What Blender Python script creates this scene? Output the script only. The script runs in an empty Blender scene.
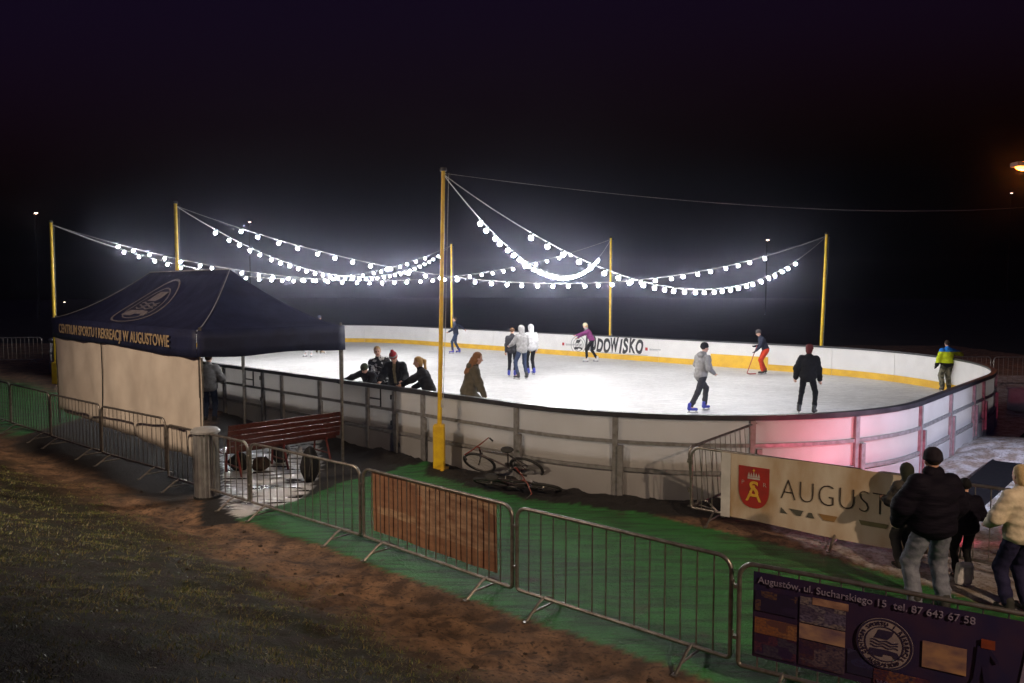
SKY_STRENGTH, SUN_EL, SKY_TINT = 0.15, -3.9, (2.0, 1.0, 3.6, 1)
BULB_R = 0.047
BULB_E = 425.0
E_SODR, E_SODL, E_FILL, E_RED, E_WHT = 80.0, 5000.0, 5400.0, 520.0, 3800.0
HAZE, HAZE_G = 0.001, 0.96
EXPOSURE = 0.0
import bpy, bmesh, math, random
import numpy as np
from mathutils import Vector, Matrix
R = math.radians
random.seed(7)
RNG = np.random.default_rng(7)
sc = bpy.context.scene
col = sc.collection

# ------------------------------------------------------------------ camera
FPX = 781.0
PITCH = math.atan(53.0 / FPX)
CAMZ = 3.5
def ray(px, py):
    u = (px - 512.0) / FPX; v = (341.5 - py) / FPX
    c, s = math.cos(PITCH), math.sin(PITCH)
    return Vector((u, c + v * s, -s + v * c))
def at(px, py, z=0.0):                  # where the line of sight meets height z
    r = ray(px, py); k = (z - CAMZ) / r.z
    return Vector((r.x * k, r.y * k, z))
cam = bpy.data.cameras.new('camera'); camo = bpy.data.objects.new('camera', cam)
col.objects.link(camo); sc.camera = camo
cam.sensor_width = 36.0; cam.lens = FPX / 1024 * 36.0
cam.clip_start = 0.05; cam.clip_end = 3000
camo.location = (0, 0, CAMZ); camo.rotation_euler = (R(90) - PITCH, 0, 0)

# ------------------------------------------------------------------ materials
def nd(nt, t, **kw):
    n = nt.nodes.new(t)
    for k, v in kw.items(): setattr(n, k, v)
    return n
def c4(c): return (c[0], c[1], c[2], 1.0)
def pm(name, c1, c2=None, rough=0.6, metal=0.0, scale=8.0, detail=4.0, bump=0.0, bscale=60.0, spec=0.5, coat=0.0,
       stretch=(1, 1, 1), rvar=0.12, lo=0.35, hi=0.65, world=False, bdist=0.02):
    """Procedural surface: two tints mixed by noise, uneven roughness, optional bump."""
    m = bpy.data.materials.new(name); m.use_nodes = True; nt = m.node_tree
    b = nt.nodes['Principled BSDF']
    if c2 is None: c2 = tuple(x * 0.78 for x in c1)
    if world:
        g = nd(nt, 'ShaderNodeNewGeometry'); co = g.outputs['Position']
    else:
        g = nd(nt, 'ShaderNodeTexCoord'); co = g.outputs['Object']
    mp = nd(nt, 'ShaderNodeMapping'); mp.inputs['Scale'].default_value = stretch
    nt.links.new(co, mp.inputs['Vector'])
    n = nd(nt, 'ShaderNodeTexNoise'); n.inputs['Scale'].default_value = scale; n.inputs['Detail'].default_value = detail
    nt.links.new(mp.outputs[0], n.inputs['Vector'])
    mr = nd(nt, 'ShaderNodeMapRange'); mr.inputs[1].default_value = lo; mr.inputs[2].default_value = hi
    nt.links.new(n.outputs['Fac'], mr.inputs[0])
    mx = nd(nt, 'ShaderNodeMix', data_type='RGBA'); mx.inputs[6].default_value = c4(c1); mx.inputs[7].default_value = c4(c2)
    nt.links.new(mr.outputs[0], mx.inputs[0]); nt.links.new(mx.outputs[2], b.inputs['Base Color'])
    rr = nd(nt, 'ShaderNodeMapRange'); rr.inputs[3].default_value = max(0.02, rough - rvar); rr.inputs[4].default_value = min(1, rough + rvar)
    nt.links.new(n.outputs['Fac'], rr.inputs[0]); nt.links.new(rr.outputs[0], b.inputs['Roughness'])
    b.inputs['Metallic'].default_value = metal; b.inputs['Specular IOR Level'].default_value = spec; b.inputs['Coat Weight'].default_value = coat
    if bump:
        n2 = nd(nt, 'ShaderNodeTexNoise'); n2.inputs['Scale'].default_value = bscale; n2.inputs['Detail'].default_value = 5
        nt.links.new(mp.outputs[0], n2.inputs['Vector'])
        bp = nd(nt, 'ShaderNodeBump'); bp.inputs['Strength'].default_value = bump; bp.inputs['Distance'].default_value = bdist
        nt.links.new(n2.outputs['Fac'], bp.inputs['Height']); nt.links.new(bp.outputs[0], b.inputs['Normal'])
    return m
def emat(name, c, strength):
    m = bpy.data.materials.new(name); m.use_nodes = True; nt = m.node_tree
    b = nt.nodes['Principled BSDF']; b.inputs['Base Color'].default_value = (0.8, 0.8, 0.8, 1)
    b.inputs['Emission Color'].default_value = c4(c); b.inputs['Emission Strength'].default_value = strength
    return m

M = {}
M['steel'] = pm('galvanised steel', (0.36, 0.35, 0.33), (0.22, 0.2, 0.18), rough=0.38, metal=0.85, scale=14, bump=0.1, bscale=90)
M['steel_dull'] = pm('dull grey steel', (0.3, 0.3, 0.31), (0.2, 0.195, 0.19), rough=0.5, metal=0.5, scale=10)
M['board'] = pm('white plastic board', (0.93, 0.92, 0.9), (0.86, 0.85, 0.83), rough=0.42, scale=2.5, bump=0.03, bscale=9)
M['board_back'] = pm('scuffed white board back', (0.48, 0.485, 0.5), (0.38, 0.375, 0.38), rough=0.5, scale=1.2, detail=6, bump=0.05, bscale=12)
def translucent(m, f):
    nt = m.node_tree; b = nt.nodes['Principled BSDF']; out = [n for n in nt.nodes if n.type == 'OUTPUT_MATERIAL'][0]
    t = nd(nt, 'ShaderNodeBsdfTranslucent'); t.inputs['Color'].default_value = (0.85, 0.83, 0.8, 1); x = nd(nt, 'ShaderNodeMixShader'); x.inputs[0].default_value = f
    nt.links.new(b.outputs[0], x.inputs[1]); nt.links.new(t.outputs[0], x.inputs[2]); nt.links.new(x.outputs[0], out.inputs['Surface'])
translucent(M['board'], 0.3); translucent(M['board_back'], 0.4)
M['kick'] = pm('yellow kick strip', (0.72, 0.44, 0.03), (0.6, 0.35, 0.03), rough=0.45, scale=3)
M['cap'] = pm('black cap rail', (0.02, 0.02, 0.025), (0.035, 0.035, 0.04), rough=0.4, scale=5)
M['yellow'] = pm('yellow paint', (0.8, 0.55, 0.02), (0.65, 0.4, 0.02), rough=0.42, scale=6, bump=0.05)
M['navy_tent'] = pm('navy polyester', (0.014, 0.019, 0.062), (0.009, 0.012, 0.042), rough=0.6, scale=3, bump=0.25, bscale=7, spec=0.35)
M['tent_wall'] = pm('cream tent wall fabric', (0.68, 0.62, 0.55), (0.55, 0.49, 0.43), rough=0.75, scale=1.6, detail=6, bump=0.3, bscale=4)
M['gold_print'] = pm('gold print', (0.42, 0.32, 0.19), (0.3, 0.22, 0.13), rough=0.7, scale=30)
M['grey_print'] = pm('pale print', (0.2, 0.18, 0.2), (0.14, 0.13, 0.15), rough=0.7, scale=12)
M['bench'] = pm('dark red varnished wood', (0.12, 0.03, 0.018), (0.06, 0.017, 0.012), rough=0.28, scale=20, stretch=(1, 8, 8), bump=0.1, bscale=30, coat=0.3)
M['black_metal'] = pm('black metal', (0.02, 0.02, 0.022), (0.04, 0.035, 0.03), rough=0.4, metal=0.3, scale=12)
M['rubber'] = pm('black rubber', (0.018, 0.018, 0.018), (0.03, 0.03, 0.03), rough=0.75, scale=30)
M['red_metal'] = pm('red enamel', (0.22, 0.03, 0.02), (0.13, 0.02, 0.015), rough=0.35, scale=9)
M['cable'] = pm('pale cable', (0.5, 0.5, 0.48), (0.35, 0.35, 0.34), rough=0.45, scale=20)
M['bulb'] = emat('lit frosted bulb', (1.0, 0.985, 1.0), BULB_E)
M['skin'] = pm('skin', (0.6, 0.37, 0.28), (0.52, 0.29, 0.21), rough=0.55, scale=25)
M['eye'] = pm('dark eye', (0.03, 0.02, 0.02), rough=0.2)
M['lip'] = pm('lips', (0.4, 0.15, 0.13), rough=0.5)
M['blade'] = pm('skate blade steel', (0.6, 0.6, 0.62), (0.5, 0.5, 0.52), rough=0.25, metal=0.9)
_cl = {}
def cloth(name, c1, c2=None, scale=14, rough=0.85, bump=0.35, lo=0.35, hi=0.65):
    if name not in _cl: _cl[name] = pm(name, c1, c2, rough=rough, scale=scale, bump=bump, bscale=22, spec=0.25, lo=lo, hi=hi, bdist=0.03)
    return _cl[name]

# ------------------------------------------------------------------ mesh helpers
class MB:
    def __init__(s): s.v = []; s.f = []; s.m = []
    def add(s, vs, fs, mi=0):
        o = len(s.v); s.v += [tuple(x) for x in vs]
        for f in fs: s.f.append(tuple(i + o for i in f)); s.m.append(mi)
        return s
    def box(s, c, size, rot=None, mi=0, bev=0.0):
        c = Vector(c); hx, hy, hz = (x / 2 for x in size)
        if bev > 0:
            bm = bmesh.new(); bmesh.ops.create_cube(bm, size=1.0)
            bmesh.ops.scale(bm, vec=size, verts=bm.verts)
            bmesh.ops.bevel(bm, geom=bm.edges[:], offset=bev, segments=2, affect='EDGES', profile=0.5)
            bm.verts.index_update()
            vs = [v.co.copy() for v in bm.verts]; fs = [[v.index for v in f.verts] for f in bm.faces]; bm.free()
        else:
            vs = [Vector((x, y, z)) for x in (-hx, hx) for y in (-hy, hy) for z in (-hz, hz)]
            fs = [(0, 1, 3, 2), (4, 6, 7, 5), (0, 4, 5, 1), (2, 3, 7, 6), (0, 2, 6, 4), (1, 5, 7, 3)]
        if rot is not None: vs = [rot @ v for v in vs]
        return s.add([v + c for v in vs], fs, mi)
    def tube(s, pts, r, seg=8, closed=False, mi=0, cap=True):
        pts = [Vector(p) for p in pts]; n = len(pts)
        rs = r if isinstance(r, (list, tuple)) else [r] * n
        o = len(s.v); up = None
        for i, p in enumerate(pts):
            if closed: t = pts[(i + 1) % n] - pts[i - 1]
            else: t = pts[min(i + 1, n - 1)] - pts[max(i - 1, 0)]
            if t.length < 1e-9: t = Vector((0, 0, 1))
            t.normalize()
            if up is None:
                up = Vector((0, 0, 1)) if abs(t.z) < 0.9 else Vector((1, 0, 0))
            a = t.cross(up)
            if a.length < 1e-6: a = t.orthogonal()
            a.normalize(); b = a.cross(t); up = b
            for k in range(seg):
                an = 2 * math.pi * k / seg
                s.v.append(tuple(p + (a * math.cos(an) + b * math.sin(an)) * rs[i]))
        m = n if closed else n - 1
        for i in range(m):
            j = (i + 1) % n
            for k in range(seg):
                k2 = (k + 1) % seg
                s.f.append((o + i * seg + k, o + j * seg + k, o + j * seg + k2, o + i * seg + k2)); s.m.append(mi)
        if cap and not closed:
            s.f.append(tuple(o + k for k in range(seg))); s.m.append(mi)
            s.f.append(tuple(o + (n - 1) * seg + k for k in reversed(range(seg)))); s.m.append(mi)
        return s
    def lathe(s, prof, seg=16, c=(0, 0, 0), mi=0):
        o = len(s.v); c = Vector(c)
        for (r, z) in prof:
            for k in range(seg):
                a = 2 * math.pi * k / seg
                s.v.append(tuple(c + Vector((r * math.cos(a), r * math.sin(a), z))))
        for i in range(len(prof) - 1):
            for k in range(seg):
                k2 = (k + 1) % seg
                s.f.append((o + i * seg + k, o + i * seg + k2, o + (i + 1) * seg + k2, o + (i + 1) * seg + k)); s.m.append(mi)
        s.f.append(tuple(o + k for k in reversed(range(seg)))); s.m.append(mi)
        e = o + (len(prof) - 1) * seg
        s.f.append(tuple(e + k for k in range(seg))); s.m.append(mi)
        return s
    def sphere(s, c, r, seg=12, rings=8, sc3=(1, 1, 1), mi=0):
        o = len(s.v); c = Vector(c)
        for i in range(rings + 1):
            th = math.pi * i / rings
            for k in range(seg):
                a = 2 * math.pi * k / seg
                s.v.append((c.x + r * sc3[0] * math.sin(th) * math.cos(a), c.y + r * sc3[1] * math.sin(th) * math.sin(a), c.z + r * sc3[2] * math.cos(th)))
        for i in range(rings):
            for k in range(seg):
                k2 = (k + 1) % seg
                s.f.append((o + i * seg + k, o + (i + 1) * seg + k, o + (i + 1) * seg + k2, o + i * seg + k2)); s.m.append(mi)
        return s
    def prism(s, poly, mp, t0, t1, mi=0):
        """polygon in 2D given thickness; mp(x, z, depth) -> 3D"""
        n = len(poly); vs = [mp(x, z, t0) for x, z in poly] + [mp(x, z, t1) for x, z in poly]
        fs = [tuple(range(n)), tuple(reversed(range(n, 2 * n)))] + [(i, i + n, (i + 1) % n + n, (i + 1) % n) for i in range(n)]
        return s.add(vs, fs, mi)
    def build(s, name, mats, parent=None, smooth=False, loc=None, angle=None):
        me = bpy.data.meshes.new(name); me.from_pydata(s.v, [], s.f)
        for mm in (mats if isinstance(mats, (list, tuple)) else [mats]): me.materials.append(mm)
        if any(s.m): me.polygons.foreach_set('material_index', s.m)
        bm = bmesh.new(); bm.from_mesh(me); bmesh.ops.recalc_face_normals(bm, faces=bm.faces)
        bm.to_mesh(me); bm.free()
        if smooth:
            me.polygons.foreach_set('use_smooth', [True] * len(me.polygons))
            if angle: me.set_sharp_from_angle(angle=R(angle))
        me.update()
        o = bpy.data.objects.new(name, me); col.objects.link(o)
        if parent: o.parent = parent
        if loc is not None: o.location = loc
        return o
def npmesh(name, V, Fc, mats, parent=None, smooth=True, mi=None):
    me = bpy.data.meshes.new(name); me.from_pydata(np.asarray(V).tolist(), [], np.asarray(Fc).tolist())
    for mm in (mats if isinstance(mats, (list, tuple)) else [mats]): me.materials.append(mm)
    if mi is not None: me.polygons.foreach_set('material_index', np.asarray(mi, dtype=np.int32))
    if smooth: me.polygons.foreach_set('use_smooth', np.ones(len(me.polygons), dtype=bool))
    me.update()
    o = bpy.data.objects.new(name, me); col.objects.link(o)
    if parent: o.parent = parent
    return o
def tag(o, label=None, cat=None, group=None, kind=None):
    if label: o['label'] = label
    if cat: o['category'] = cat
    if group: o['group'] = group
    if kind: o['kind'] = kind
    return o
def empty(name, loc=(0, 0, 0), rz=0.0, label=None, cat=None, group=None):
    o = bpy.data.objects.new(name, None); col.objects.link(o); o.empty_display_size = 0.2
    o.location = loc; o.rotation_euler = (0, 0, rz)
    return tag(o, label, cat, group)
def copy_tree(o, parent=None):
    c = o.copy(); col.objects.link(c)
    c.parent = parent
    for ch in [x for x in list(o.children)]: copy_tree(ch, c)
    return c
def text(name, body, size, mat, parent, loc, rot=(R(90), 0, 0), align='LEFT', shear=0.0, bold=0.0, ext=0.003, sx=1.0, valign='BOTTOM_BASELINE', spacing=1.0):
    cu = bpy.data.curves.new(name, 'FONT'); cu.body = body; cu.size = size; cu.align_x = align
    cu.shear = shear; cu.offset = bold; cu.extrude = ext; cu.resolution_u = 4; cu.space_character = spacing
    t = bpy.data.objects.new(name, cu); col.objects.link(t)
    dg = bpy.context.evaluated_depsgraph_get()
    me = bpy.data.meshes.new_from_object(t.evaluated_get(dg))
    bpy.data.objects.remove(t); bpy.data.curves.remove(cu)
    me.materials.clear(); me.materials.append(mat)
    if sx != 1.0:
        for v in me.vertices: v.co.x *= sx
    o = bpy.data.objects.new(name, me); col.objects.link(o)
    o.parent = parent; o.location = loc; o.rotation_euler = rot
    return o
# value noise in numpy
_perm = RNG.random((256, 256))
def vnoise(x, y):
    xi = np.floor(x).astype(int); yi = np.floor(y).astype(int); fx = x - xi; fy = y - yi
    fx = fx * fx * (3 - 2 * fx); fy = fy * fy * (3 - 2 * fy)
    g = lambda a, b: _perm[a & 255, b & 255]
    return (g(xi, yi) * (1 - fx) + g(xi + 1, yi) * fx) * (1 - fy) + (g(xi, yi + 1) * (1 - fx) + g(xi + 1, yi + 1) * fx) * fy
def fbm(x, y, o=4):
    s = 0; a = 0.5
    for i in range(o):
        s = s + a * vnoise(x * 2 ** i + 17 * i, y * 2 ** i + 31 * i); a *= 0.5
    return s / (1 - 0.5 ** o)
def sstep(a, b, x):
    t = np.clip((x - a) / (b - a), 0, 1); return t * t * (3 - 2 * t)
# ------------------------------------------------------------------ layout: barrier line and rink axes
B0 = Vector((0.055, 8.58, 0)); BD = Vector((0.765, -0.644, 0)); BN = Vector((-0.644, -0.765, 0))   # row of barriers, its direction, side of the bank
def tdist(x, y): return (x - B0.x) * BN.x + (y - B0.y) * BN.y
RU = Vector((0.7393, -0.6733, 0)).normalized(); RN = Vector((0.6733, 0.7393, 0)).normalized()          # rink long axis and across
N0, N1, S0, S1 = 10.5, 28.36, -40.2, -4.1
RLEFT, RRIGHT, RFAR = 7.0, 5.3, 7.0
ICE, TOP = 0.40, 1.40
def rk(s, n, z=0.0): return Vector((RU.x * s + RN.x * n, RU.y * s + RN.y * n, z))
# ================================================================== world
w = bpy.data.worlds.new('World'); sc.world = w; w.use_nodes = True
wn = w.node_tree; bg = wn.nodes['Background']
sky = nd(wn, 'ShaderNodeTexSky', sky_type='NISHITA'); sky.sun_disc = False
sky.sun_elevation = R(SUN_EL); sky.sun_rotation = R(200)
tint = nd(wn, 'ShaderNodeMix', data_type='RGBA', blend_type='MULTIPLY'); tint.inputs[0].default_value = 1.0
tint.inputs[7].default_value = SKY_TINT
wn.links.new(sky.outputs[0], tint.inputs[6]); wn.links.new(tint.outputs[2], bg.inputs['Color'])
bg.inputs['Strength'].default_value = SKY_STRENGTH

# ================================================================== ground
def inpoly(x, y, poly):
    inside = np.zeros(x.shape, dtype=bool); n = len(poly)
    for i in range(n):
        x1, y1 = poly[i]; x2, y2 = poly[(i + 1) % n]
        if y1 == y2: continue
        c = ((y1 > y) != (y2 > y)) & (x < (x2 - x1) * (y - y1) / (y2 - y1) + x1)
        inside ^= c
    return inside
def P(*px): return [tuple(at(a, b, 0.0).xy) for a, b in px]
gx = np.concatenate([np.arange(-34, -14, 0.5), np.arange(-14, 9, 0.085), np.arange(9, 27.1, 0.4)])
gy = np.concatenate([np.arange(-8, 2.5, 0.4), np.arange(2.5, 17, 0.085), np.arange(17, 48.1, 0.5)])
X, Y = np.meshgrid(gx, gy, indexing='ij')
T = tdist(X, Y); SS = X * RU.x + Y * RU.y; NN = X * RN.x + Y * RN.y
def rink_sdf(s, n):
    r = np.where(s < (S0 + S1) / 2, RLEFT, RRIGHT)
    qx = np.abs(s - (S0 + S1) / 2) - (S1 - S0) / 2 + r; qy = np.abs(n - (N0 + N1) / 2) - (N1 - N0) / 2 + r
    return np.minimum(np.maximum(qx, qy), 0) + np.hypot(np.maximum(qx, 0), np.maximum(qy, 0)) - r
RD = rink_sdf(SS, NN)
def bank_h(T):
    a = np.maximum(T - 0.75, 0); return np.where(a < 1.0, 0.16 * a * a, 0.16 + 0.32 * (a - 1.0)) * 1.0
def ground_h(X, Y, T, RD):
    SS = X * RU.x + Y * RU.y; NN = X * RN.x + Y * RN.y
    z = np.minimum(bank_h(T), 2.6)
    lump = fbm(X * 1.1, Y * 1.1, 5) - 0.5; fine = fbm(X * 5.3 + 9, Y * 5.3, 3) - 0.5
    soil = sstep(0.35, 0.9, T)
    hump = fbm(X * 2.6 + 4, Y * 2.6 + 7, 3) - 0.5
    z = z + soil * (0.16 * lump + 0.10 * hump + 0.085 * fine) * (1 - 0.3 * sstep(2.2, 4, T))
    al = X * BD.x + Y * BD.y; z = z + (1 - soil) * (0.012 * fine + 0.016 * (fbm(al * 0.7 + 5, T * 3.4 + 3, 3) - 0.5))
    ridge = np.exp(-((RD - 0.42) / 0.36) ** 2) * sstep(-17.5, -15.5, SS) * (1 - sstep(-6.2, -4.6, SS)) * (NN < 16)
    z = z + ridge * np.clip(0.14 + 0.75 * lump + 0.35 * fine, 0, 1) * 0.6
    sand = sstep(4.5, 7, X) * (1 - soil)
    z = z + 0.13 * sstep(-6.0, -8.5, -np.abs(X) if False else X) * 0 + 0.13 * (1 - sstep(-8.5, -6.0, X)) * sstep(9, 11, Y) * (1 - soil * .5)
    z = z + sand * (0.10 * lump + 0.05 * fine) + 0.28 * np.exp(-((X - 11.0) ** 2 + (Y - 16.0) ** 2) / 3.0) * (RD > 0)
    return z, ridge
Z, RIDGE = ground_h(X, Y, T, RD)
Z = np.where(RD < -0.15, np.minimum(Z, 0.02), Z)
nx, ny = X.shape
idx = np.arange(nx * ny).reshape(nx, ny)
V = np.stack([X, Y, Z], -1).reshape(-1, 3)
Fc = np.stack([idx[:-1, :-1], idx[1:, :-1], idx[1:, 1:], idx[:-1, 1:]], -1).reshape(-1, 4)
wob = (fbm(X * 0.9, Y * 0.9, 4) - 0.5) * 0.5; wob2 = (fbm(X * 0.9 + 50, Y * 0.9 + 20, 4) - 0.5) * 0.5
turfA = inpoly(X + wob * 0.25, Y + wob2 * 0.25, P((238, 513), (300, 500), (345, 481), (400, 469), (437, 464), (474, 476), (560, 500), (640, 513), (722, 531), (800, 550), (890, 574), (960, 596), (1090, 634), (1500, 900), (700, 900), (470, 700), (236, 560)))
turfB = (T > -3.2) & (X < -11.2) & (Y > 12)
turf = ((turfA | turfB) & (T < 0.32 + 0.25 * wob) & ((RD > 0.95 + 0.5 * wob2) | (X < -1.6) | (X > 4))).astype(float)
grass = sstep(1.15, 2.1, T + wob * 2.2 - 0.22 * np.clip(X + 2.0, 0, 6) + 0.05 * np.clip(-X - 3, 0, 4))
slush = inpoly(X + wob * 0.3, Y + wob2 * 0.3, P((222, 505), (222, 452), (262, 436), (318, 436), (322, 470), (305, 497), (240, 519))).astype(float)
sandm = (inpoly(X + wob * 0.3, Y + wob2 * 0.3, P((800, 545), (890, 572), (960, 594), (1090, 632), (1700, 640), (1500, 378), (985, 376), (860, 400), (700, 480))) & (T < 0.0)).astype(float)
mudp = inpoly(X + wob * 0.3, Y + wob2 * 0.3, P((205, 470), (214, 420), (240, 405), (360, 425), (440, 452), (436, 463), (400, 470), (346, 482), (300, 503), (236, 524), (200, 524))).astype(float)
tent_shade = sstep(-11.6, -10.9, X) * (1 - sstep(-5.6, -4.9, X)) * sstep(-2.5, -2.0, T) * (1 - sstep(0.5, 1.0, T + wob))  # shade before the tent, painted in with the dark mud colour
muds = (RD > 0) * (1 - sstep(0.9, 1.25, RD + wob2 * .5)) * sstep(-2.4, -1.4, X) * (1 - sstep(3.2, 4.2, X)) * (NN < 14)
mud = np.clip(RIDGE * 1.6 + mudp + tent_shade + muds, 0, 1)  # real mud plus the painted tent shade
ground = npmesh('ground', V, Fc, [], smooth=True)
for nm, a in (('turf', turf), ('grass', grass), ('slush', slush), ('sand', sandm), ('mud', mud)):  # 'mud' also carries the painted tent shade
    at_ = ground.data.attributes.new(nm, 'FLOAT', 'POINT'); at_.data.foreach_set('value', np.ascontiguousarray(a.reshape(-1), dtype=np.float32))
def ground_mat():
    m = bpy.data.materials.new('earth turf and slush'); m.use_nodes = True; nt = m.node_tree; L = nt.links.new
    b = nt.nodes['Principled BSDF']
    g = nd(nt, 'ShaderNodeNewGeometry')
    def noise(scale, detail=5, rough=0.55):
        n = nd(nt, 'ShaderNodeTexNoise'); n.inputs['Scale'].default_value = scale; n.inputs['Detail'].default_value = detail; n.inputs['Roughness'].default_value = rough
        L(g.outputs['Position'], n.inputs['Vector']); return n.outputs['Fac']
    def rng(x, a, b_, c=0.0, d=1.0):
        r = nd(nt, 'ShaderNodeMapRange'); r.inputs[1].default_value = a; r.inputs[2].default_value = b_; r.inputs[3].default_value = c; r.inputs[4].default_value = d
        L(x, r.inputs[0]); return r.outputs[0]
    def mix(f, a, b_):
        x = nd(nt, 'ShaderNodeMix', data_type='RGBA')
        for i, q in ((6, a), (7, b_)):
            if isinstance(q, tuple): x.inputs[i].default_value = c4(q)
            else: L(q, x.inputs[i])
        if isinstance(f, float): x.inputs[0].default_value = f
        else: L(f, x.inputs[0])
        return x.outputs[2]
    def fm(f, a, b_):
        x = nd(nt, 'ShaderNodeMix', data_type='FLOAT')
        for i, q in ((2, a), (3, b_)):
            if isinstance(q, float): x.inputs[i].default_value = q
            else: L(q, x.inputs[i])
        L(f, x.inputs[0]); return x.outputs[0]
    def attr(n):
        a = nd(nt, 'ShaderNodeAttribute'); a.attribute_name = n; return a.outputs['Fac']
    big, mid, fin, vf = noise(0.8), noise(4.0), noise(22.0), noise(90.0, 3)
    dirt = mix(rng(mid, 0.4, 0.62), (0.34, 0.2, 0.115), (0.10, 0.058, 0.036))
    dirt = mix(rng(fin, 0.52, 0.7), dirt, (0.03, 0.02, 0.014))
    dirt = mix(rng(big, 0.42, 0.6), dirt, mix(0.5, dirt, (0.05, 0.03, 0.02)))
    c = mix(attr('mud'), dirt, mix(rng(fin, .35, .65), (0.02, 0.017, 0.016), (0.008, 0.0075, 0.008)))  # mud colour, also used for the painted tent shade
    soil = mix(rng(mid, 0.35, 0.65), (0.02, 0.024, 0.009), (0.03, 0.018, 0.013))
    c = mix(attr('grass'), c, soil)
    sand = mix(rng(mid, 0.42, 0.62), (0.26, 0.21, 0.17), (0.5, 0.49, 0.5))
    sand = mix(rng(fin, 0.55, 0.72), sand, (0.09, 0.07, 0.055))
    c = mix(attr('sand'), c, sand)
    tf = mix(rng(vf, 0.3, 0.7), (0.04, 0.31, 0.055), (0.02, 0.15, 0.028))
    tf = mix(rng(mid, 0.5, 0.72), tf, (0.025, 0.15, 0.03))
    tm = nd(nt, 'ShaderNodeMapping'); tm.inputs['Rotation'].default_value = (0, 0, 0.70); tm.inputs['Scale'].default_value = (1.3, 9.0, 1); L(g.outputs['Position'], tm.inputs[0])
    tn = nd(nt, 'ShaderNodeTexNoise'); tn.inputs['Scale'].default_value = 1.0; tn.inputs['Detail'].default_value = 6; L(tm.outputs[0], tn.inputs['Vector'])
    tf = mix(rng(tn.outputs['Fac'], 0.42, 0.62), tf, (0.016, 0.085, 0.018))
    tf = mix(rng(fin, 0.6, 0.72, 0, .55), tf, (0.10, 0.17, 0.08))
    tf = mix(rng(noise(1.7, 8, .7), 0.58, 0.66, 0, .75), tf, (0.06, 0.045, 0.028))
    c = mix(attr('turf'), c, tf)
    wn_ = nd(nt, 'ShaderNodeTexNoise'); wn_.inputs['Scale'].default_value = 1.6; wn_.inputs['Detail'].default_value = 6
    wm_ = nd(nt, 'ShaderNodeMapping'); wm_.inputs['Scale'].default_value = (1, 3.2, 1); wm_.inputs['Rotation'].default_value = (0, 0, -.75); L(g.outputs['Position'], wm_.inputs[0]); L(wm_.outputs[0], wn_.inputs['Vector'])
    white = rng(wn_.outputs['Fac'], 0.40, 0.5)
    c = mix(attr('slush'), c, mix(white, (0.014, 0.013, 0.013), (0.72, 0.73, 0.74)))
    L(c, b.inputs['Base Color'])
    r = fm(attr('mud'), 0.85, 0.75)
    r = fm(attr('turf'), r, rng(vf, 0.3, 0.7, 0.4, 0.75)); r = fm(attr('sand'), r, rng(fin, .4, .6, 0.35, 0.8)); r = fm(attr('slush'), r, rng(fin, .3, .7, 0.06, 0.32))
    L(r, b.inputs['Roughness'])
    h = nd(nt, 'ShaderNodeMath', operation='ADD'); L(rng(fin, 0, 1, 0, 0.6), h.inputs[0]); L(rng(vf, 0, 1, 0, 0.4), h.inputs[1])
    bp = nd(nt, 'ShaderNodeBump'); bp.inputs['Distance'].default_value = 0.05
    L(fm(attr('slush'), 0.8, 0.12), bp.inputs['Strength']); L(h.outputs[0], bp.inputs['Height']); L(bp.outputs[0], b.inputs['Normal'])
    return m
ground.data.materials.append(ground_mat())
tag(ground, kind='structure')
# far ground out to the wood
gf = MB(); ring = 48
gf.add([(260 * math.cos(2 * math.pi * k / ring), 60 + 260 * math.sin(2 * math.pi * k / ring), -0.25) for k in range(ring)], [tuple(range(ring))])
o = gf.build('terrain', pm('dark winter meadow', (0.02, 0.018, 0.012), (0.012, 0.012, 0.009), rough=0.9, scale=0.3, world=True)); tag(o, kind='structure')

# thin black sheet painted in for the shadow band across the sandy path
shadow_px = P((926, 522), (1024, 438), (1120, 388), (1140, 408), (1030, 470), (946, 548))
mm = MB(); mm.prism(shadow_px, lambda x, y, t: (x, y, t), 0.10, 0.125); o = mm.build('shadow_strip', pm('black shadow strip', (0.006, 0.006, 0.008), rough=.95, spec=.1)); tag(o, 'long dark strip painted as shadow across the sandy path right of the boards', 'mat')  # no real mat, the strip stands in for shadow
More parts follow.
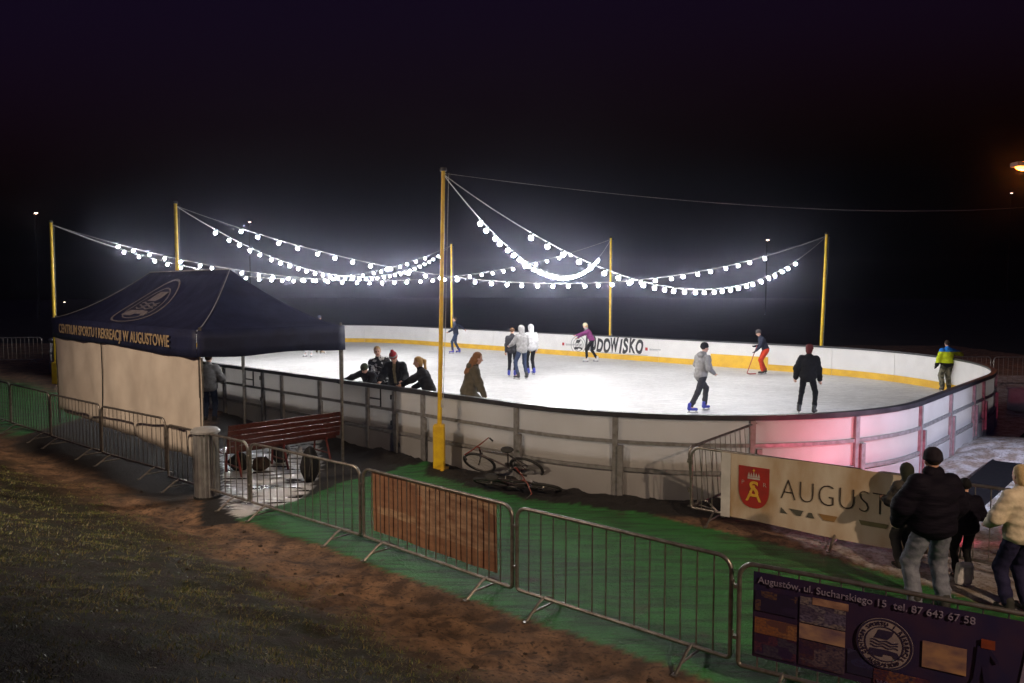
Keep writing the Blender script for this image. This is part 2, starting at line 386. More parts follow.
# grass on the bank: short matted winter blades
def make_grass(n):
    xs = RNG.uniform(-9.5, 3.2, n * 3); ys = RNG.uniform(2.3, 14, n * 3)
    t = tdist(xs, ys)
    w1 = (fbm(xs * 0.9, ys * 0.9, 4) - 0.5) * 0.5
    g = sstep(1.0, 2.3, t + w1 * 2.2 - 0.22 * np.clip(xs + 2.0, 0, 6) + 0.05 * np.clip(-xs - 3, 0, 4))
    clump = sstep(0.3, 0.62, fbm(xs * 3.1 + 3, ys * 3.1 + 8, 3))
    vis = (np.abs(xs) < ys * 0.72 + 0.4)
    keep = (RNG.random(n * 3) < g * (0.08 + 0.92 * clump)) & vis
    xs, ys, t = xs[keep][:n], ys[keep][:n], t[keep][:n]
    ss = xs * RU.x + ys * RU.y; nn = xs * RN.x + ys * RN.y
    zs, _ = ground_h(xs, ys, t, rink_sdf(ss, nn))
    m = len(xs); az = RNG.uniform(0, 2 * np.pi, m); ln = RNG.uniform(0.02, 0.06, m); el = RNG.uniform(0.15, 1.2, m); wd = RNG.uniform(0.002, 0.0042, m)
    dx, dy, dz = np.cos(az) * np.cos(el), np.sin(az) * np.cos(el), np.sin(el)
    px_, py_ = -np.sin(az), np.cos(az)
    b = np.stack([xs, ys, zs - 0.012], -1); d = np.stack([dx, dy, dz], -1) * ln[:, None]; p = np.stack([px_, py_, 0 * px_], -1) * wd[:, None]
    mid_ = b + d * 0.55; tip = b + d + np.stack([dx, dy, -0.3 * np.ones(m)], -1) * (ln * 0.25)[:, None]
    V = np.stack([b - p, b + p, mid_ + p * .8, mid_ - p * .8, tip], 1).reshape(-1, 3)
    k = np.arange(m)[:, None] * 5
    me = bpy.data.meshes.new('grass')
    loops = np.concatenate([np.concatenate([k + 0, k + 1, k + 2, k + 3], 1), np.concatenate([k + 3, k + 2, k + 4], 1)], 1).reshape(-1)
    me.vertices.add(len(V)); me.vertices.foreach_set('co', V.reshape(-1).astype(np.float32))
    me.loops.add(len(loops)); me.loops.foreach_set('vertex_index', loops.astype(np.int32))
    st = (np.arange(m)[:, None] * 7 + np.array([[0, 4]])).reshape(-1)
    me.polygons.add(2 * m); me.polygons.foreach_set('loop_start', st.astype(np.int32))
    me.polygons.foreach_set('material_index', np.repeat(RNG.choice(3, m, p=[0.45, 0.35, 0.2]), 2).astype(np.int32))
    me.update(calc_edges=True); me.validate()
    for nm, c in (('olive blade', (0.15, 0.19, 0.035)), ('straw blade', (0.3, 0.25, 0.09)), ('wet dark blade', (0.04, 0.055, 0.015))):
        me.materials.append(pm(nm, c, rough=0.45, scale=3, world=True))
    o = bpy.data.objects.new('grass', me); col.objects.link(o)
    tag(o, 'short matted winter grass covering the bank', 'grass', kind='stuff')
make_grass(150000)
# clods lying on the dirt strip
def make_clods(n):
    mb = MB(); ico = []
    for i in range(n):
        x = random.uniform(-7, 3.0); t = random.uniform(0.55, 2.4)
        y = (B0.y * BN.y + B0.x * BN.x + t - x * BN.x) / BN.y
        if y < 3.2: continue
        z, _ = ground_h(np.array([x]), np.array([y]), np.array([t]), np.array([3.0]))
        r = random.choice([0.008, 0.01, 0.014, 0.018, 0.024])
        o0 = len(mb.v); mb.sphere((x, y, float(z[0]) + r * 0.2), r, seg=6, rings=4, sc3=(random.uniform(.8, 1.5), random.uniform(.8, 1.5), random.uniform(.5, .9)))
        for q in range(o0, len(mb.v)):
            mb.v[q] = tuple(a + random.uniform(-.25, .25) * r for a in mb.v[q])
    o = mb.build('soil_clods', pm('dark clod', (0.07, 0.042, 0.026), (0.03, 0.02, 0.014), rough=0.9, scale=20, bump=0.4)); tag(o, 'loose dark soil clods scattered on the dirt strip', 'soil', kind='stuff')
make_clods(130)

# ================================================================== rink
def outline(off=0.0):
    """list of (point, outward normal, arc length) round the rink, starting on the near side at the left"""
    pts = []
    def lin(a, b, nrm, n):
        for i in range(n): pts.append((a[0] + (b[0] - a[0]) * i / n, a[1] + (b[1] - a[1]) * i / n, nrm[0], nrm[1]))
    def arc(cs, cn, r, a0, a1, n):
        for i in range(n):
            a = a0 + (a1 - a0) * i / n; pts.append((cs + r * math.cos(a), cn + r * math.sin(a), math.cos(a), math.sin(a)))
    h = math.pi / 2
    lin((S0 + RLEFT, N0), (S1 - RRIGHT, N0), (0, -1), 130); arc(S1 - RRIGHT, N0 + RRIGHT, RRIGHT, -h, 0, 60)
    lin((S1, N0 + RRIGHT), (S1, N1 - RFAR), (1, 0), 36); arc(S1 - RFAR, N1 - RFAR, RFAR, 0, h, 60)
    lin((S1 - RFAR, N1), (S0 + RLEFT, N1), (0, 1), 130); arc(S0 + RLEFT, N1 - RLEFT, RLEFT, h, 2 * h, 60)
    lin((S0, N1 - RLEFT), (S0, N0 + RLEFT), (-1, 0), 20); arc(S0 + RLEFT, N0 + RLEFT, RLEFT, 2 * h, 3 * h, 60)
    out = []; L = 0; pr = None
    for s, n, a, b in pts:
        p = rk(s, n); nr = RU * a + RN * b
        if pr is not None: L += (p - pr).length
        out.append((p, nr, L)); pr = p
    tot = L + (out[0][0] - pr).length
    return out, tot
OUT, PERIM = outline()
_ol = np.array([o[2] for o in OUT] + [PERIM]); _op = np.array([tuple(o[0]) for o in OUT] + [tuple(OUT[0][0])]); _on = np.array([tuple(o[1]) for o in OUT] + [tuple(OUT[0][1])])
def on_path(a):
    a = a % PERIM
    p = Vector([np.interp(a, _ol, _op[:, i]) for i in range(3)]); n = Vector([np.interp(a, _ol, _on[:, i]) for i in range(3)])
    return p, n.normalized()
def strip(mb, a0, a1, prof, closed_prof=True, mis=None, endcap=True):
    """sweep a profile of (outward offset, z) along the path"""
    k = max(2, int((a1 - a0) / 0.22) + 1); n = len(prof); o = len(mb.v)
    for i in range(k + 1):
        p, nr = on_path(a0 + (a1 - a0) * i / k)
        for q, z in prof: mb.v.append((p.x + nr.x * q, p.y + nr.y * q, z))
    for i in range(k):
        for j in range(n):
            j2 = (j + 1) % n
            mb.f.append((o + i * n + j, o + (i + 1) * n + j, o + (i + 1) * n + j2, o + i * n + j2)); mb.m.append(0 if mis is None else mis[j])
    if endcap:
        mb.f.append(tuple(o + j for j in range(n))); mb.m.append(0); mb.f.append(tuple(o + k * n + j for j in reversed(range(n)))); mb.m.append(0)
# ice sheet and its bed
ib = MB(); ib.add([tuple(p - n * 0.012) [:2] + (ICE,) for p, n, l in OUT], [tuple(range(len(OUT)))])
ice = ib.build('ice', None or bpy.data.materials.new('scratched ice')); tag(ice, kind='structure')
def ice_mat(m):
    m.use_nodes = True; nt = m.node_tree; L = nt.links.new; b = nt.nodes['Principled BSDF']
    g = nd(nt, 'ShaderNodeNewGeometry')
    def noise(scale, detail, st=(1, 1, 1), rot=0, dist=0.0):
        mp = nd(nt, 'ShaderNodeMapping'); mp.inputs['Scale'].default_value = st; mp.inputs['Rotation'].default_value = (0, 0, rot)
        L(g.outputs['Position'], mp.inputs[0])
        n = nd(nt, 'ShaderNodeTexNoise'); n.inputs['Scale'].default_value = scale; n.inputs['Detail'].default_value = detail; n.inputs['Distortion'].default_value = dist
        L(mp.outputs[0], n.inputs['Vector']); return n.outputs['Fac']
    def rng(x, a, b_, c=0.0, d=1.0):
        r = nd(nt, 'ShaderNodeMapRange'); r.inputs[1].default_value = a; r.inputs[2].default_value = b_; r.inputs[3].default_value = c; r.inputs[4].default_value = d
        L(x, r.inputs[0]); return r.outputs[0]
    big = noise(0.45, 6); s1 = noise(2.2, 5, (1, 6, 1), 0.55, 1.5); s2 = noise(2.2, 5, (1, 7, 1), 1.2, 1.5); fi = noise(11, 4)
    mx = nd(nt, 'ShaderNodeMix', data_type='RGBA'); mx.inputs[6].default_value = (0.6, 0.595, 0.585, 1); mx.inputs[7].default_value = (0.46, 0.455, 0.445, 1); L(rng(big, .38, .66), mx.inputs[0])
    m2 = nd(nt, 'ShaderNodeMix', data_type='RGBA'); L(mx.outputs[2], m2.inputs[6]); m2.inputs[7].default_value = (0.68, 0.68, 0.67, 1); L(rng(s1, .5, .62, 0, 0.9), m2.inputs[0])
    m3 = nd(nt, 'ShaderNodeMix', data_type='RGBA'); L(m2.outputs[2], m3.inputs[6]); m3.inputs[7].default_value = (0.4, 0.4, 0.4, 1); L(rng(s2, .5, .64, 0, 0.85), m3.inputs[0])
    L(m3.outputs[2], b.inputs['Base Color']); L(rng(fi, .3, .7, 0.35, 0.65), b.inputs['Roughness'])
    bp = nd(nt, 'ShaderNodeBump'); bp.inputs['Strength'].default_value = 0.25; bp.inputs['Distance'].default_value = 0.02; L(s1, bp.inputs['Height']); L(bp.outputs[0], b.inputs['Normal'])
ice_mat(ice.data.materials[0])
rink = empty('rink_boards', rk(-20, 19.5, 0), 0, 'long white dasher boards with black cap rail and yellow kick strip enclosing the ice', 'rink boards')
RLOC = Vector(rink.location)
def rbuild(mb, name, mats, smooth=False, parent=None):
    mb.v = [(x - RLOC.x, y - RLOC.y, z - RLOC.z) for x, y, z in mb.v]
    return mb.build(name, mats, parent or rink, smooth=smooth, angle=35 if smooth else None)
def arc_px(px):
    best = min((abs(512 + FPX * p.x / p.y - px), l) for p, n, l in OUT if l < (S1 - S0 - RLEFT - RRIGHT) + math.pi / 2 * RRIGHT + 5.0)
    return best[1]
G1A, G1B, G2A, G2B = arc_px(369), arc_px(398), arc_px(243.5), arc_px(263)
arcs = [arc_px(226), G2A, G2B, arc_px(281), arc_px(322), G1A, G1B, arc_px(425), arc_px(515), arc_px(621), arc_px(750), arc_px(860), arc_px(920), arc_px(952), arc_px(974), arc_px(990)]
a = arcs[0]; pre = []
while a > 2.6: a -= 2.4; pre.append(a)
arcs = pre[::-1] + arcs
a = arcs[-1]
tailend = PERIM - 1.0
gaps = [2.0, 2.0, 2.0]; gi = 0
while a < tailend - 1.2:
    st = gaps[gi] if gi < len(gaps) else 2.4
    a += st; gi += 1; arcs.append(a)
arcs[-1] = min(arcs[-1], PERIM)
arcs.append(PERIM + arcs[0])
# which arc positions face which pixel on the far side (for the tall yellow panels and the lettering)
def far_s(px):
    u = (px - 512) / FPX * 1.0
    k = u * (1.0)   # x/d with d measured horizontally
    return (k * RN.y * (N1 - 0.03) - RN.x * (N1 - 0.03)) / (RU.x - k * RU.y)
def far_arc(s): # arc length of a point on the far straight
    base = (S1 - RRIGHT) - (S0 + RLEFT) + math.pi / 2 * (RRIGHT + RFAR) + (N1 - N0 - RRIGHT - RFAR)
    return base + (S1 - RFAR) - s
tall0, tall1 = far_arc(far_s(791)), far_arc(far_s(712))
skirt = MB(); strip(skirt, 0, PERIM, [(0.07, -0.1), (0.07, ICE + 0.015), (-0.005, ICE - 0.01), (-0.005, -0.1)], endcap=False)
rbuild(skirt, 'base_skirt', M['board_back'])
cap = MB(); strip(cap, 0, PERIM, [(-0.045, TOP - 0.025), (-0.045, TOP + 0.03), (0.075, TOP + 0.03), (0.075, TOP - 0.055), (0.055, TOP - 0.055), (0.055, TOP - 0.025)], endcap=False)
rbuild(cap, 'cap_rail', M['cap'])
gates = {G1A, G2A}
for i in range(len(arcs) - 1):
    a0, a1 = arcs[i], arcs[i + 1]
    isgate = any(abs(a0 - g) < 0.01 for g in gates)
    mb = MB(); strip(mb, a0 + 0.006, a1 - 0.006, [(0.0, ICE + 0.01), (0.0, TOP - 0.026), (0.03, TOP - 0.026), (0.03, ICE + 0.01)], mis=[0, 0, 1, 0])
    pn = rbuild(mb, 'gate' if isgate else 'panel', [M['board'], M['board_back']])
    if isgate: pn['label'] = 'narrow hinged gate in the near boards'
    am = (a0 + a1) / 2
    kh = 0.5 if tall0 - 0.3 < am < tall1 + 0.3 else 0.23
    kb = MB(); strip(kb, a0 + 0.006, a1 - 0.006, [(-0.012, ICE + 0.004), (-0.012, ICE + kh), (-0.001, ICE + kh), (-0.001, ICE + 0.004)])
    rbuild(kb, 'kick_strip', M['kick'])
    for z in (0.93, 0.47):
        rb = MB(); strip(rb, a0 + 0.03, a1 - 0.03, [(0.034, z - 0.03), (0.034, z + 0.03), (0.075, z + 0.03), (0.075, z - 0.03)])
        rbuild(rb, 'rail', M['steel_dull'])
    p, nr = on_path(a0); tg = Vector((-nr.y, nr.x, 0)); rot = Matrix((tg, nr, Vector((0, 0, 1)))).transposed()
    pb = MB(); pb.box(p + nr * 0.062 + Vector((0, 0, (TOP - 0.06) / 2)), (0.09, 0.055, TOP - 0.06), rot)
    if not isgate: pb.box(p + nr * 0.10 + tg * 0.10 + Vector((0, 0, 0.42)), (0.09, 0.06, 0.92), rot)
    rbuild(pb, 'post', M['steel_dull'])
    if isgate:
        gb = MB()
        p0, n0 = on_path(a0 + 0.1); p1, n1 = on_path(a1 - 0.1); pm_, nm_ = on_path(am)
        def q(p, n, z): return p + n * 0.06 + Vector((0, 0, z))
        gb.tube([q(p0, n0, 1.12), q(pm_, nm_, 1.12)], 0.018, 6); gb.tube([q(pm_, nm_, 0.95), q(pm_, nm_, 1.34)], 0.018, 6)
        gb.tube([q(p1, n1, 0.6), q(p1, n1, 0.7)], 0.025, 6); gb.tube([q(p1, n1, 1.15), q(p1, n1, 1.25)], 0.025, 6)
        rbuild(gb, 'latch', M['black_metal'])
# lettering on the far boards: local frame x along the boards (to the right in the photo), facing the ice
black = pm('black vinyl lettering', (0.015, 0.015, 0.018), (0.03, 0.03, 0.03), rough=0.5)
grey = pm('grey vinyl', (0.3, 0.3, 0.31), rough=0.5)
pale = pm('pale grey vinyl', (0.55, 0.55, 0.55), rough=0.5)
redv = pm('red vinyl', (0.5, 0.03, 0.03), rough=0.5)
rot_far = math.atan2(RU.y, RU.x)
def far_pt(px, z, proud=0.004): return rk(far_s(px), N1 - proud, z) - RLOC
def emblem(mp, t0, t1, waves=True):
    """round sports-centre emblem: two rings, a letter A cut into a sail, waves and a base; unit circle"""
    out = []
    def ringp(r0, r1, n=40):
        mb = MB()
        for k in range(n):
            a, b = 2 * math.pi * k / n, 2 * math.pi * (k + 1) / n
            mb.prism([(r0 * math.cos(a), r0 * math.sin(a)), (r1 * math.cos(a), r1 * math.sin(a)), (r1 * math.cos(b), r1 * math.sin(b)), (r0 * math.cos(b), r0 * math.sin(b))], mp, t0, t1)
        return mb
    out.append(ringp(0.94, 1.0)); out.append(ringp(0.66, 0.7))
    mb = MB()
    mb.prism([(-0.2, 0.55), (0.34, 0.55), (0.26, 0.36), (0.12, 0.2), (-0.36, 0.2)], mp, t0, t1)
    for k in range(3):
        z = 0.1 - 0.11 * k; n = 12; up = []; dn = []
        for i in range(n + 1):
            x = -0.48 + 0.98 * i / n; y = z + 0.035 * math.sin(i * 1.15 + k)
            up.append((x, y + 0.022)); dn.append((x, y - 0.022))
        for i in range(n): mb.prism([up[i], up[i + 1], dn[i + 1], dn[i]], mp, t0, t1)
    mb.prism([(-0.5, -0.24), (0.12, -0.22), (0.48, -0.26), (0.6, -0.5), (0.38, -0.5), (0.3, -0.4), (-0.02, -0.4), (-0.04, -0.52), (-0.56, -0.52)], mp, t0, t1)
    out.append(mb); return out
def fm_map(px, z, r):
    c = rk(far_s(px), N1, z)
    return lambda x, y, t: tuple(c + RU * (x * r) - RN * t + Vector((0, 0, y * r)))
for i, mb in enumerate(emblem(fm_map(578, 0.93, 0.42), 0.003, 0.007)):
    rbuild(mb, 'emblem', black if i else grey)
s584, s644 = far_s(585.0), far_s(643.5)
ltr = bpy.data.objects.new('lettering', None); col.objects.link(ltr); ltr.parent = rink; ltr.location = rk(s584, N1 - 0.004, 0.72) - RLOC; ltr.rotation_euler = (0, 0, rot_far)
adv = [0.8, 1.1, 1.1, 1.15, 1.35, 0.55, 0.95, 1.1, 1.15]; tot_ = sum(adv); xx = 0.0; Wd = s644 - s584
for i, ch in enumerate('LODOWISKO'):
    g = text('letter', ch, 0.84 * (1 + 0.05 * math.sin(i * 2.3)), black, ltr, (0, 0, 0), shear=0.2, bold=0.036)
    w0 = min(v.co.x for v in g.data.vertices); w1 = max(v.co.x for v in g.data.vertices)
    kx = 0.97 * adv[i] / tot_ * Wd / (w1 - w0)
    for v in g.data.vertices:
        v.co.x = (v.co.x - w0) * kx; v.co.y += 0.03 * math.sin(v.co.x * 9 + i) ; v.co.x += 0.02 * math.sin(v.co.y * 8 + i * 2)
    g.location = (xx, 0, 0.03 * math.sin(i * 1.9)); xx += adv[i] / tot_ * Wd
mb = MB(); mb.box((0, 0, 0), (abs(s644 - s584) * 0.9, 0.006, 0.018)); ln = mb.build('underline', grey, rink); ln.location = rk((far_s(598) + s644) / 2, N1 - 0.004, 0.66) - RLOC; ln.rotation_euler = (0, 0, rot_far)
for px in (563, 646.5):
    mb = MB(); mb.box((0, 0, 0), (0.12, 0.006, 0.13)); q = mb.build('badge', redv, rink); q.location = far_pt(px, 0.93); q.rotation_euler = (0, 0, rot_far)
    mb = MB(); mb.box((0.42, 0, 0.0), (0.55, 0.006, 0.045)); mb.box((0.36, 0, -0.05), (0.4, 0.006, 0.02)); g2 = mb.build('caption_bar', pale, rink); g2.location = far_pt(px, 0.93); g2.rotation_euler = (0, 0, rot_far)
# ================================================================== poles and light strings
poles = {}
def pole(key, x, y, h, base_z, lean, label):
    o = empty('light_pole', (x, y, base_z), 0, label, 'pole', 'yellow poles carrying the light strings')
    mb = MB(); n = 8
    mb.tube([(lean[0] * i / n, lean[1] * i / n, (h - base_z) * i / n) for i in range(n + 1)], [(0.046 if key == 'P3' else 0.058) - 0.01 * i / n for i in range(n + 1)], 12)
    mb.build('shaft', M['yellow'], o, smooth=True, angle=40)
    mb = MB(); mb.box((lean[0] * 0.07, lean[1] * 0.07, 0.44), (0.22, 0.22, 0.92), bev=0.03); mb.box((0.0, 0.0, 0.02), (0.36, 0.36, 0.04), bev=0.008)
    mb.build('sleeve', M['yellow'], o)
    mb = MB(); mb.lathe([(0.065, 0), (0.07, 0.03), (0.055, 0.07)], 12, (lean[0], lean[1], h - base_z - 0.02)); mb.tube([(lean[0] + 0.05, lean[1], h - base_z - 0.08), (lean[0] + 0.12, lean[1], h - base_z - 0.05), (lean[0] + 0.13, lean[1], h - base_z - 0.11)], 0.012, 6)
    mb.build('top_cap', M['black_metal'], o, smooth=True, angle=40)
    mb = MB(); mb.tube([(lean[0] + 0.1, lean[1], h - base_z - 0.1), (lean[0] * .5 + 0.085, lean[1] * .5, (h - base_z) * 0.5), (0.09, -0.02, 1.3)], 0.006, 5); mb.box((0.075, -0.02, 1.3), (0.05, 0.03, 0.14))
    mb.build('halyard', M['cable'], o)
    poles[key] = Vector((x + lean[0], y + lean[1], h - 0.08))
pole('P1', -16.2, 27.6, 5.83, 0, (0.0, 0.05), 'yellow pole furthest left, behind the left end of the tent')
pole('P2', -9.66, 22.6, 5.95, 0, (0.0, 0.03), 'yellow pole rising just behind the tent roof peak')
pole('P3', -1.41, 14.85, 5.72, 0, (0.12, 0.0), 'tall nearest yellow pole with thick square sleeve in front of the boards')
pole('P4', -3.25, 42.0, 5.88, 0, (0.0, 0.0), 'small distant yellow pole behind the navy skater')
pole('P5', 4.6, 36.6, 5.86, 0, (0.0, 0.0), 'yellow pole behind the black lettering on the far boards')
pole('P6', 11.72, 29.6, 5.55, 0, (0.12, 0.0), 'yellow pole furthest right, behind the far boards')

def make_bulb():
    mb = MB(); mb.lathe([(0.018, -0.06), (0.026, -0.055), (0.03, -0.005), (0.02, 0.0)], 8, (0, 0, 0), mi=1)
    bm = bmesh.new(); bmesh.ops.create_icosphere(bm, subdivisions=2, radius=BULB_R); bm.verts.index_update()
    mb.add([v.co + Vector((0, 0, -0.06 - BULB_R * 0.85)) for v in bm.verts], [[v.index for v in f.verts] for f in bm.faces], 0); bm.free()
    o = mb.build('bulb', [M['bulb'], M['rubber']], None, smooth=True); me = o.data; bpy.data.objects.remove(o); return me
bulb_me = make_bulb()
def light_string(a, b, sag, t0, t1, label, pitch=0.54):
    A, Bq = poles[a], poles[b]; D = Bq - A
    def pt(t): p = A + D * t; return Vector((p.x, p.y, p.z - 4 * sag * t * (1 - t)))
    o = empty('light_string', A, 0, label, 'light string', 'strings of white bulbs over the rink')
    mb = MB(); mb.tube([pt(i / 60) - A for i in range(61)], 0.009, 5); mb.build('cable', M['cable'], o)
    n = max(3, int(D.xy.length * (t1 - t0) / pitch))
    for i in range(n + 1):
        t = t0 + (t1 - t0) * (i + RNG.uniform(-.12, .12)) / n
        q = bpy.data.objects.new('bulb', bulb_me); col.objects.link(q); q.parent = o; q.location = pt(t) - A
        q.rotation_euler = (RNG.uniform(-.15, .15), RNG.uniform(-.15, .15), RNG.uniform(0, 6))
light_string('P1', 'P4', 1.85, 0.125, 0.90, 'lower string of bulbs from the leftmost pole to the small distant pole')
light_string('P1', 'P5', 1.95, 0.09, 0.905, 'long string of bulbs from the leftmost pole to the pole behind the lettering')
light_string('P2', 'P4', 1.85, 0.085, 0.915, 'deep string of bulbs from the pole above the tent to the small distant pole')
light_string('P2', 'P6', 2.0, 0.075, 0.88, 'widest string of bulbs from the pole above the tent to the rightmost pole')
light_string('P3', 'P5', 1.78, 0.10, 0.84, 'deep looping string of bulbs from the tall near pole to the pole behind the lettering')
light_string('P3', 'P6', 2.08, 0.13, 0.852, 'string of bulbs from the tall near pole to the rightmost pole')
# thin wet overhead wire from the near pole off to the right
mb = MB(); A = poles['P3'] + Vector((0, 0, 0.02)); E = Vector((25.5, 30.0, 7.4))
mb.tube([A + (E - A) * (i / 60) + Vector((0, 0, -1.5 * 4 * (i / 60) * (1 - i / 60) * 0.55)) for i in range(61)], [0.003 + 0.005 * random.random() for _ in range(61)], 5)
o = mb.build('overhead_wire', M['cable']); tag(o, 'thin bare wire slung from the tall near pole high across to the right', 'wire')

# ================================================================== crowd barriers
def barrier_parts(length):
    root = empty('crowd_barrier', (0, 0, 0))
    L, h, z0, r = length, 1.1, 0.17, 0.13
    pts = []
    for cx, cz, a0 in ((L - r, h - r, 0), (r, h - r, 90), (0.04, z0 + 0.04, 180), (L - 0.04, z0 + 0.04, 270)):
        rr = r if cz > 0.5 else 0.04
        for k in range(7):
            a = R(a0 + 90 * k / 6); pts.append((cx + rr * math.cos(a), 0, cz + rr * math.sin(a)))
    mb = MB(); mb.tube(pts, 0.021, 8, closed=True); mb.build('frame', M['steel'], root, smooth=True)
    nb = int(round((L - 0.1) / 0.165)); bar = None
    mb = MB(); mb.tube([(0, 0, z0), (0, 0, h)], 0.0075, 6)
    for i in range(1, nb):
        if bar is None: bar = mb.build('bar', M['steel'], root, smooth=True, angle=40); q = bar
        else: q = bar.copy(); col.objects.link(q); q.parent = root
        q.location = (L * i / nb, 0, 0)
    ft = None
    for x in (0.38, L - 0.38):
        if ft is None:
            mb = MB()
            for s in (-1, 1):
                mb.tube([(0, 0, z0 + 0.01), (0.0, s * 0.09, z0 - 0.02), (0.0, s * 0.31, 0.012)], 0.016, 6); mb.box((0, s * 0.32, 0.012), (0.05, 0.06, 0.016))
            mb.tube([(0, -0.2, 0.075), (0, 0.2, 0.075)], 0.012, 6)
            ft = mb.build('foot', M['steel'], root, smooth=True, angle=40); q = ft
        else: q = ft.copy(); col.objects.link(q); q.parent = root
        q.location = (x, 0, 0)
    for z in (0.42, 0.88):
        mb = MB(); mb.tube([(0.0, 0, z), (-0.035, 0, z), (-0.055, 0, z + 0.02), (-0.05, 0, z + 0.055)], 0.009, 6); mb.box((-0.03, 0, z), (0.03, 0.05, 0.03)); mb.build('hook', M['steel'], root)
    return root
proto = barrier_parts(2.5); used = [False]
GRP = 'galvanised crowd barriers'
def barrier(p, ang, label, p2=None, group=GRP):
    if not used[0]: o = proto; used[0] = True
    else: o = copy_tree(proto)
    o.location = p; o.rotation_euler = (0, 0, ang)
    return tag(o, label, 'barrier', group)
def q0(v): return Vector((v.x, v.y, 0))
ang0 = math.atan2(BD.y, BD.x)
row = [
 'barrier at the bottom right corner carrying the dark purple photo banner',
 'bare barrier at lower centre with only green turf behind its bars',
 'barrier with the faded orange-brown sheet behind its bars',
 'barrier in front of the red bench and the green turf',
 'barrier in front of the ribbed metal bin at the tent corner',
 'barrier before the right half of the cream tent wall',
 'barrier before the left half of the cream tent wall',
 'barrier over green turf just left of the cream tent wall',
 'barrier cut by the left edge of the photo over green turf']
bar_at = {}
p = q0(at(740, 562, 1.1)); d1 = (q0(at(1040, 617, 1.1)) - p).normalized()
bar_at['B1'] = (p, math.atan2(d1.y, d1.x)); barrier(p, bar_at['B1'][1], row[0])
cur = q0(at(517, 507, 1.1)); bar_at['B2'] = (cur.copy(), ang0); barrier(cur, ang0, row[1])
pts_ = [cur]
for a_, b_, zb_ in ((363, 468, 0), (250, 443, 0), (167, 424.5, 0), (101, 406, .1), (50, 394, .12), (10, 384, .14), (-24, 375.5, .15)):
    q = at(a_, b_, 1.1 + zb_); pts_.append(Vector((q.x, q.y, zb_)))
for i, lab in enumerate(row[2:]):
    p_, e_ = pts_[i + 1], pts_[i]; dd = e_ - p_; a = math.atan2(dd.y, dd.x)
    bar_at['B%d' % (i + 3)] = (p_, a); bo_ = barrier(p_, a, lab); bo_.scale = (max(0.96, min(1.12, (dd.xy.length - 0.07) / 2.5)), 1, 1)
# row behind the big cream banner, and the odd one set across it
pA = q0(at(692, 447, 1.1)); pA2 = q0(at(849, 468, 1.1)); dA = (pA2 - pA).normalized(); angA = math.atan2(dA.y, dA.x)
barrier(pA, angA, 'barrier behind the cream town banner, its left end bare')
pB = pA + dA * 2.57; barrier(pB, angA - R(1), 'barrier behind the man in the dark padded jacket')
pC = pB + dA * 2.57; barrier(pC, angA - R(3), 'barrier beside the blond woman at the right edge')
x_ = barrier(pA + Vector((0.06, 0.09, 0.0)), 0, 'barrier standing askew between the cream banner and the boards')
dX = Vector((1.38, 1.02, 0)).normalized(); x_.rotation_euler = (R(0), R(-7), math.atan2(dX.y, dX.x)); x_.scale = (0.74, 1, 1)
# distant barriers
pR = Vector((17.1, 27.6, -.02))
for i, lab in enumerate(('distant barrier cut by the right edge beyond the boards', 'distant barrier just beyond the right end of the boards')):
    barrier(pR + Vector((-2.56 * i, 0.12 * i, 0)), R(-2 + i), lab, group='distant crowd barriers')
pL = Vector((-22.3, 32.5, 0.35))
for i, lab in enumerate(('distant barrier just left of the tent above the brown earth', 'distant barrier at the left edge above the brown earth')):
    barrier(pL + Vector((-2.58 * i, -0.35 * i, 0)), R(8), lab, group='distant crowd barriers')

# ================================================================== banners
def banner_frame(p, ang, name, label, off, cat='banner'):
    d = Vector((math.cos(ang), math.sin(ang), 0)); n = Vector((d.y, -d.x, 0))
    return empty(name, p + n * off, ang, label, cat)
def sheet(mb, x0, x1, z0f, z1f, nx_, nz_, wav, th=0.004, ph=0.0):
    """softly waving cloth with thickness; z0f/z1f functions of x"""
    o = len(mb.v)
    for side in (0, 1):
        for i in range(nx_ + 1):
            for j in range(nz_ + 1):
                x = x0 + (x1 - x0) * i / nx_; a, b = z0f(x), z1f(x); z = a + (b - a) * j / nz_
                y = wav * (math.sin(x * 3.1 + ph) + 0.5 * math.sin(x * 7.7 + z * 3 + ph)) * (1 - 0.6 * j / nz_)
                mb.v.append((x, y + (th if side else 0), z))
    k = (nx_ + 1) * (nz_ + 1)
    for side in (0, 1):
        for i in range(nx_):
            for j in range(nz_):
                a = o + side * k + i * (nz_ + 1) + j; f = (a, a + nz_ + 1, a + nz_ + 2, a + 1)
                mb.f.append(f if side == 0 else f[::-1]); mb.m.append(0)
    return mb
def wavy(wav, ph=0.0):
    return lambda x, z, zt=1.0: wav * (math.sin(x * 3.1 + ph) + 0.5 * math.sin(x * 7.7 + z * 3 + ph))
# --- big cream town banner
bn = banner_frame(pA, angA, 'town_banner', 'long cream banner with red shield and dark letters AUGUSTÓW hung along barriers', 0.05)
cream = pm('cream banner vinyl', (0.6, 0.54, 0.45), (0.36, 0.22, 0.1), rough=0.6, scale=1.7, detail=8, stretch=(1.6, 1, 0.7), lo=0.36, hi=0.74)
mb = MB(); X0, X1 = 0.50, 3.3
sheet(mb, X0, X1, lambda x: 0.14 + 0.02 * math.sin(x * 2), lambda x: 1.11 - 0.012 * math.sin(x * 2.5), 60, 10, 0.002)
mb.v = [(x, y - .007, z) for x, y, z in mb.v]
mb.build('sheet', cream, bn, smooth=True)
mb = MB(); mb.box((X0 + 0.07, -0.014, 0.62), (0.14, 0.004, 0.95)); mb.build('hem_band', pm('grey white hem', (0.6, 0.6, 0.6), rough=0.55, scale=4), bn)
shield_red = pm('shield red', (0.36, 0.02, 0.015), (0.27, 0.02, 0.015), rough=0.55, scale=6)
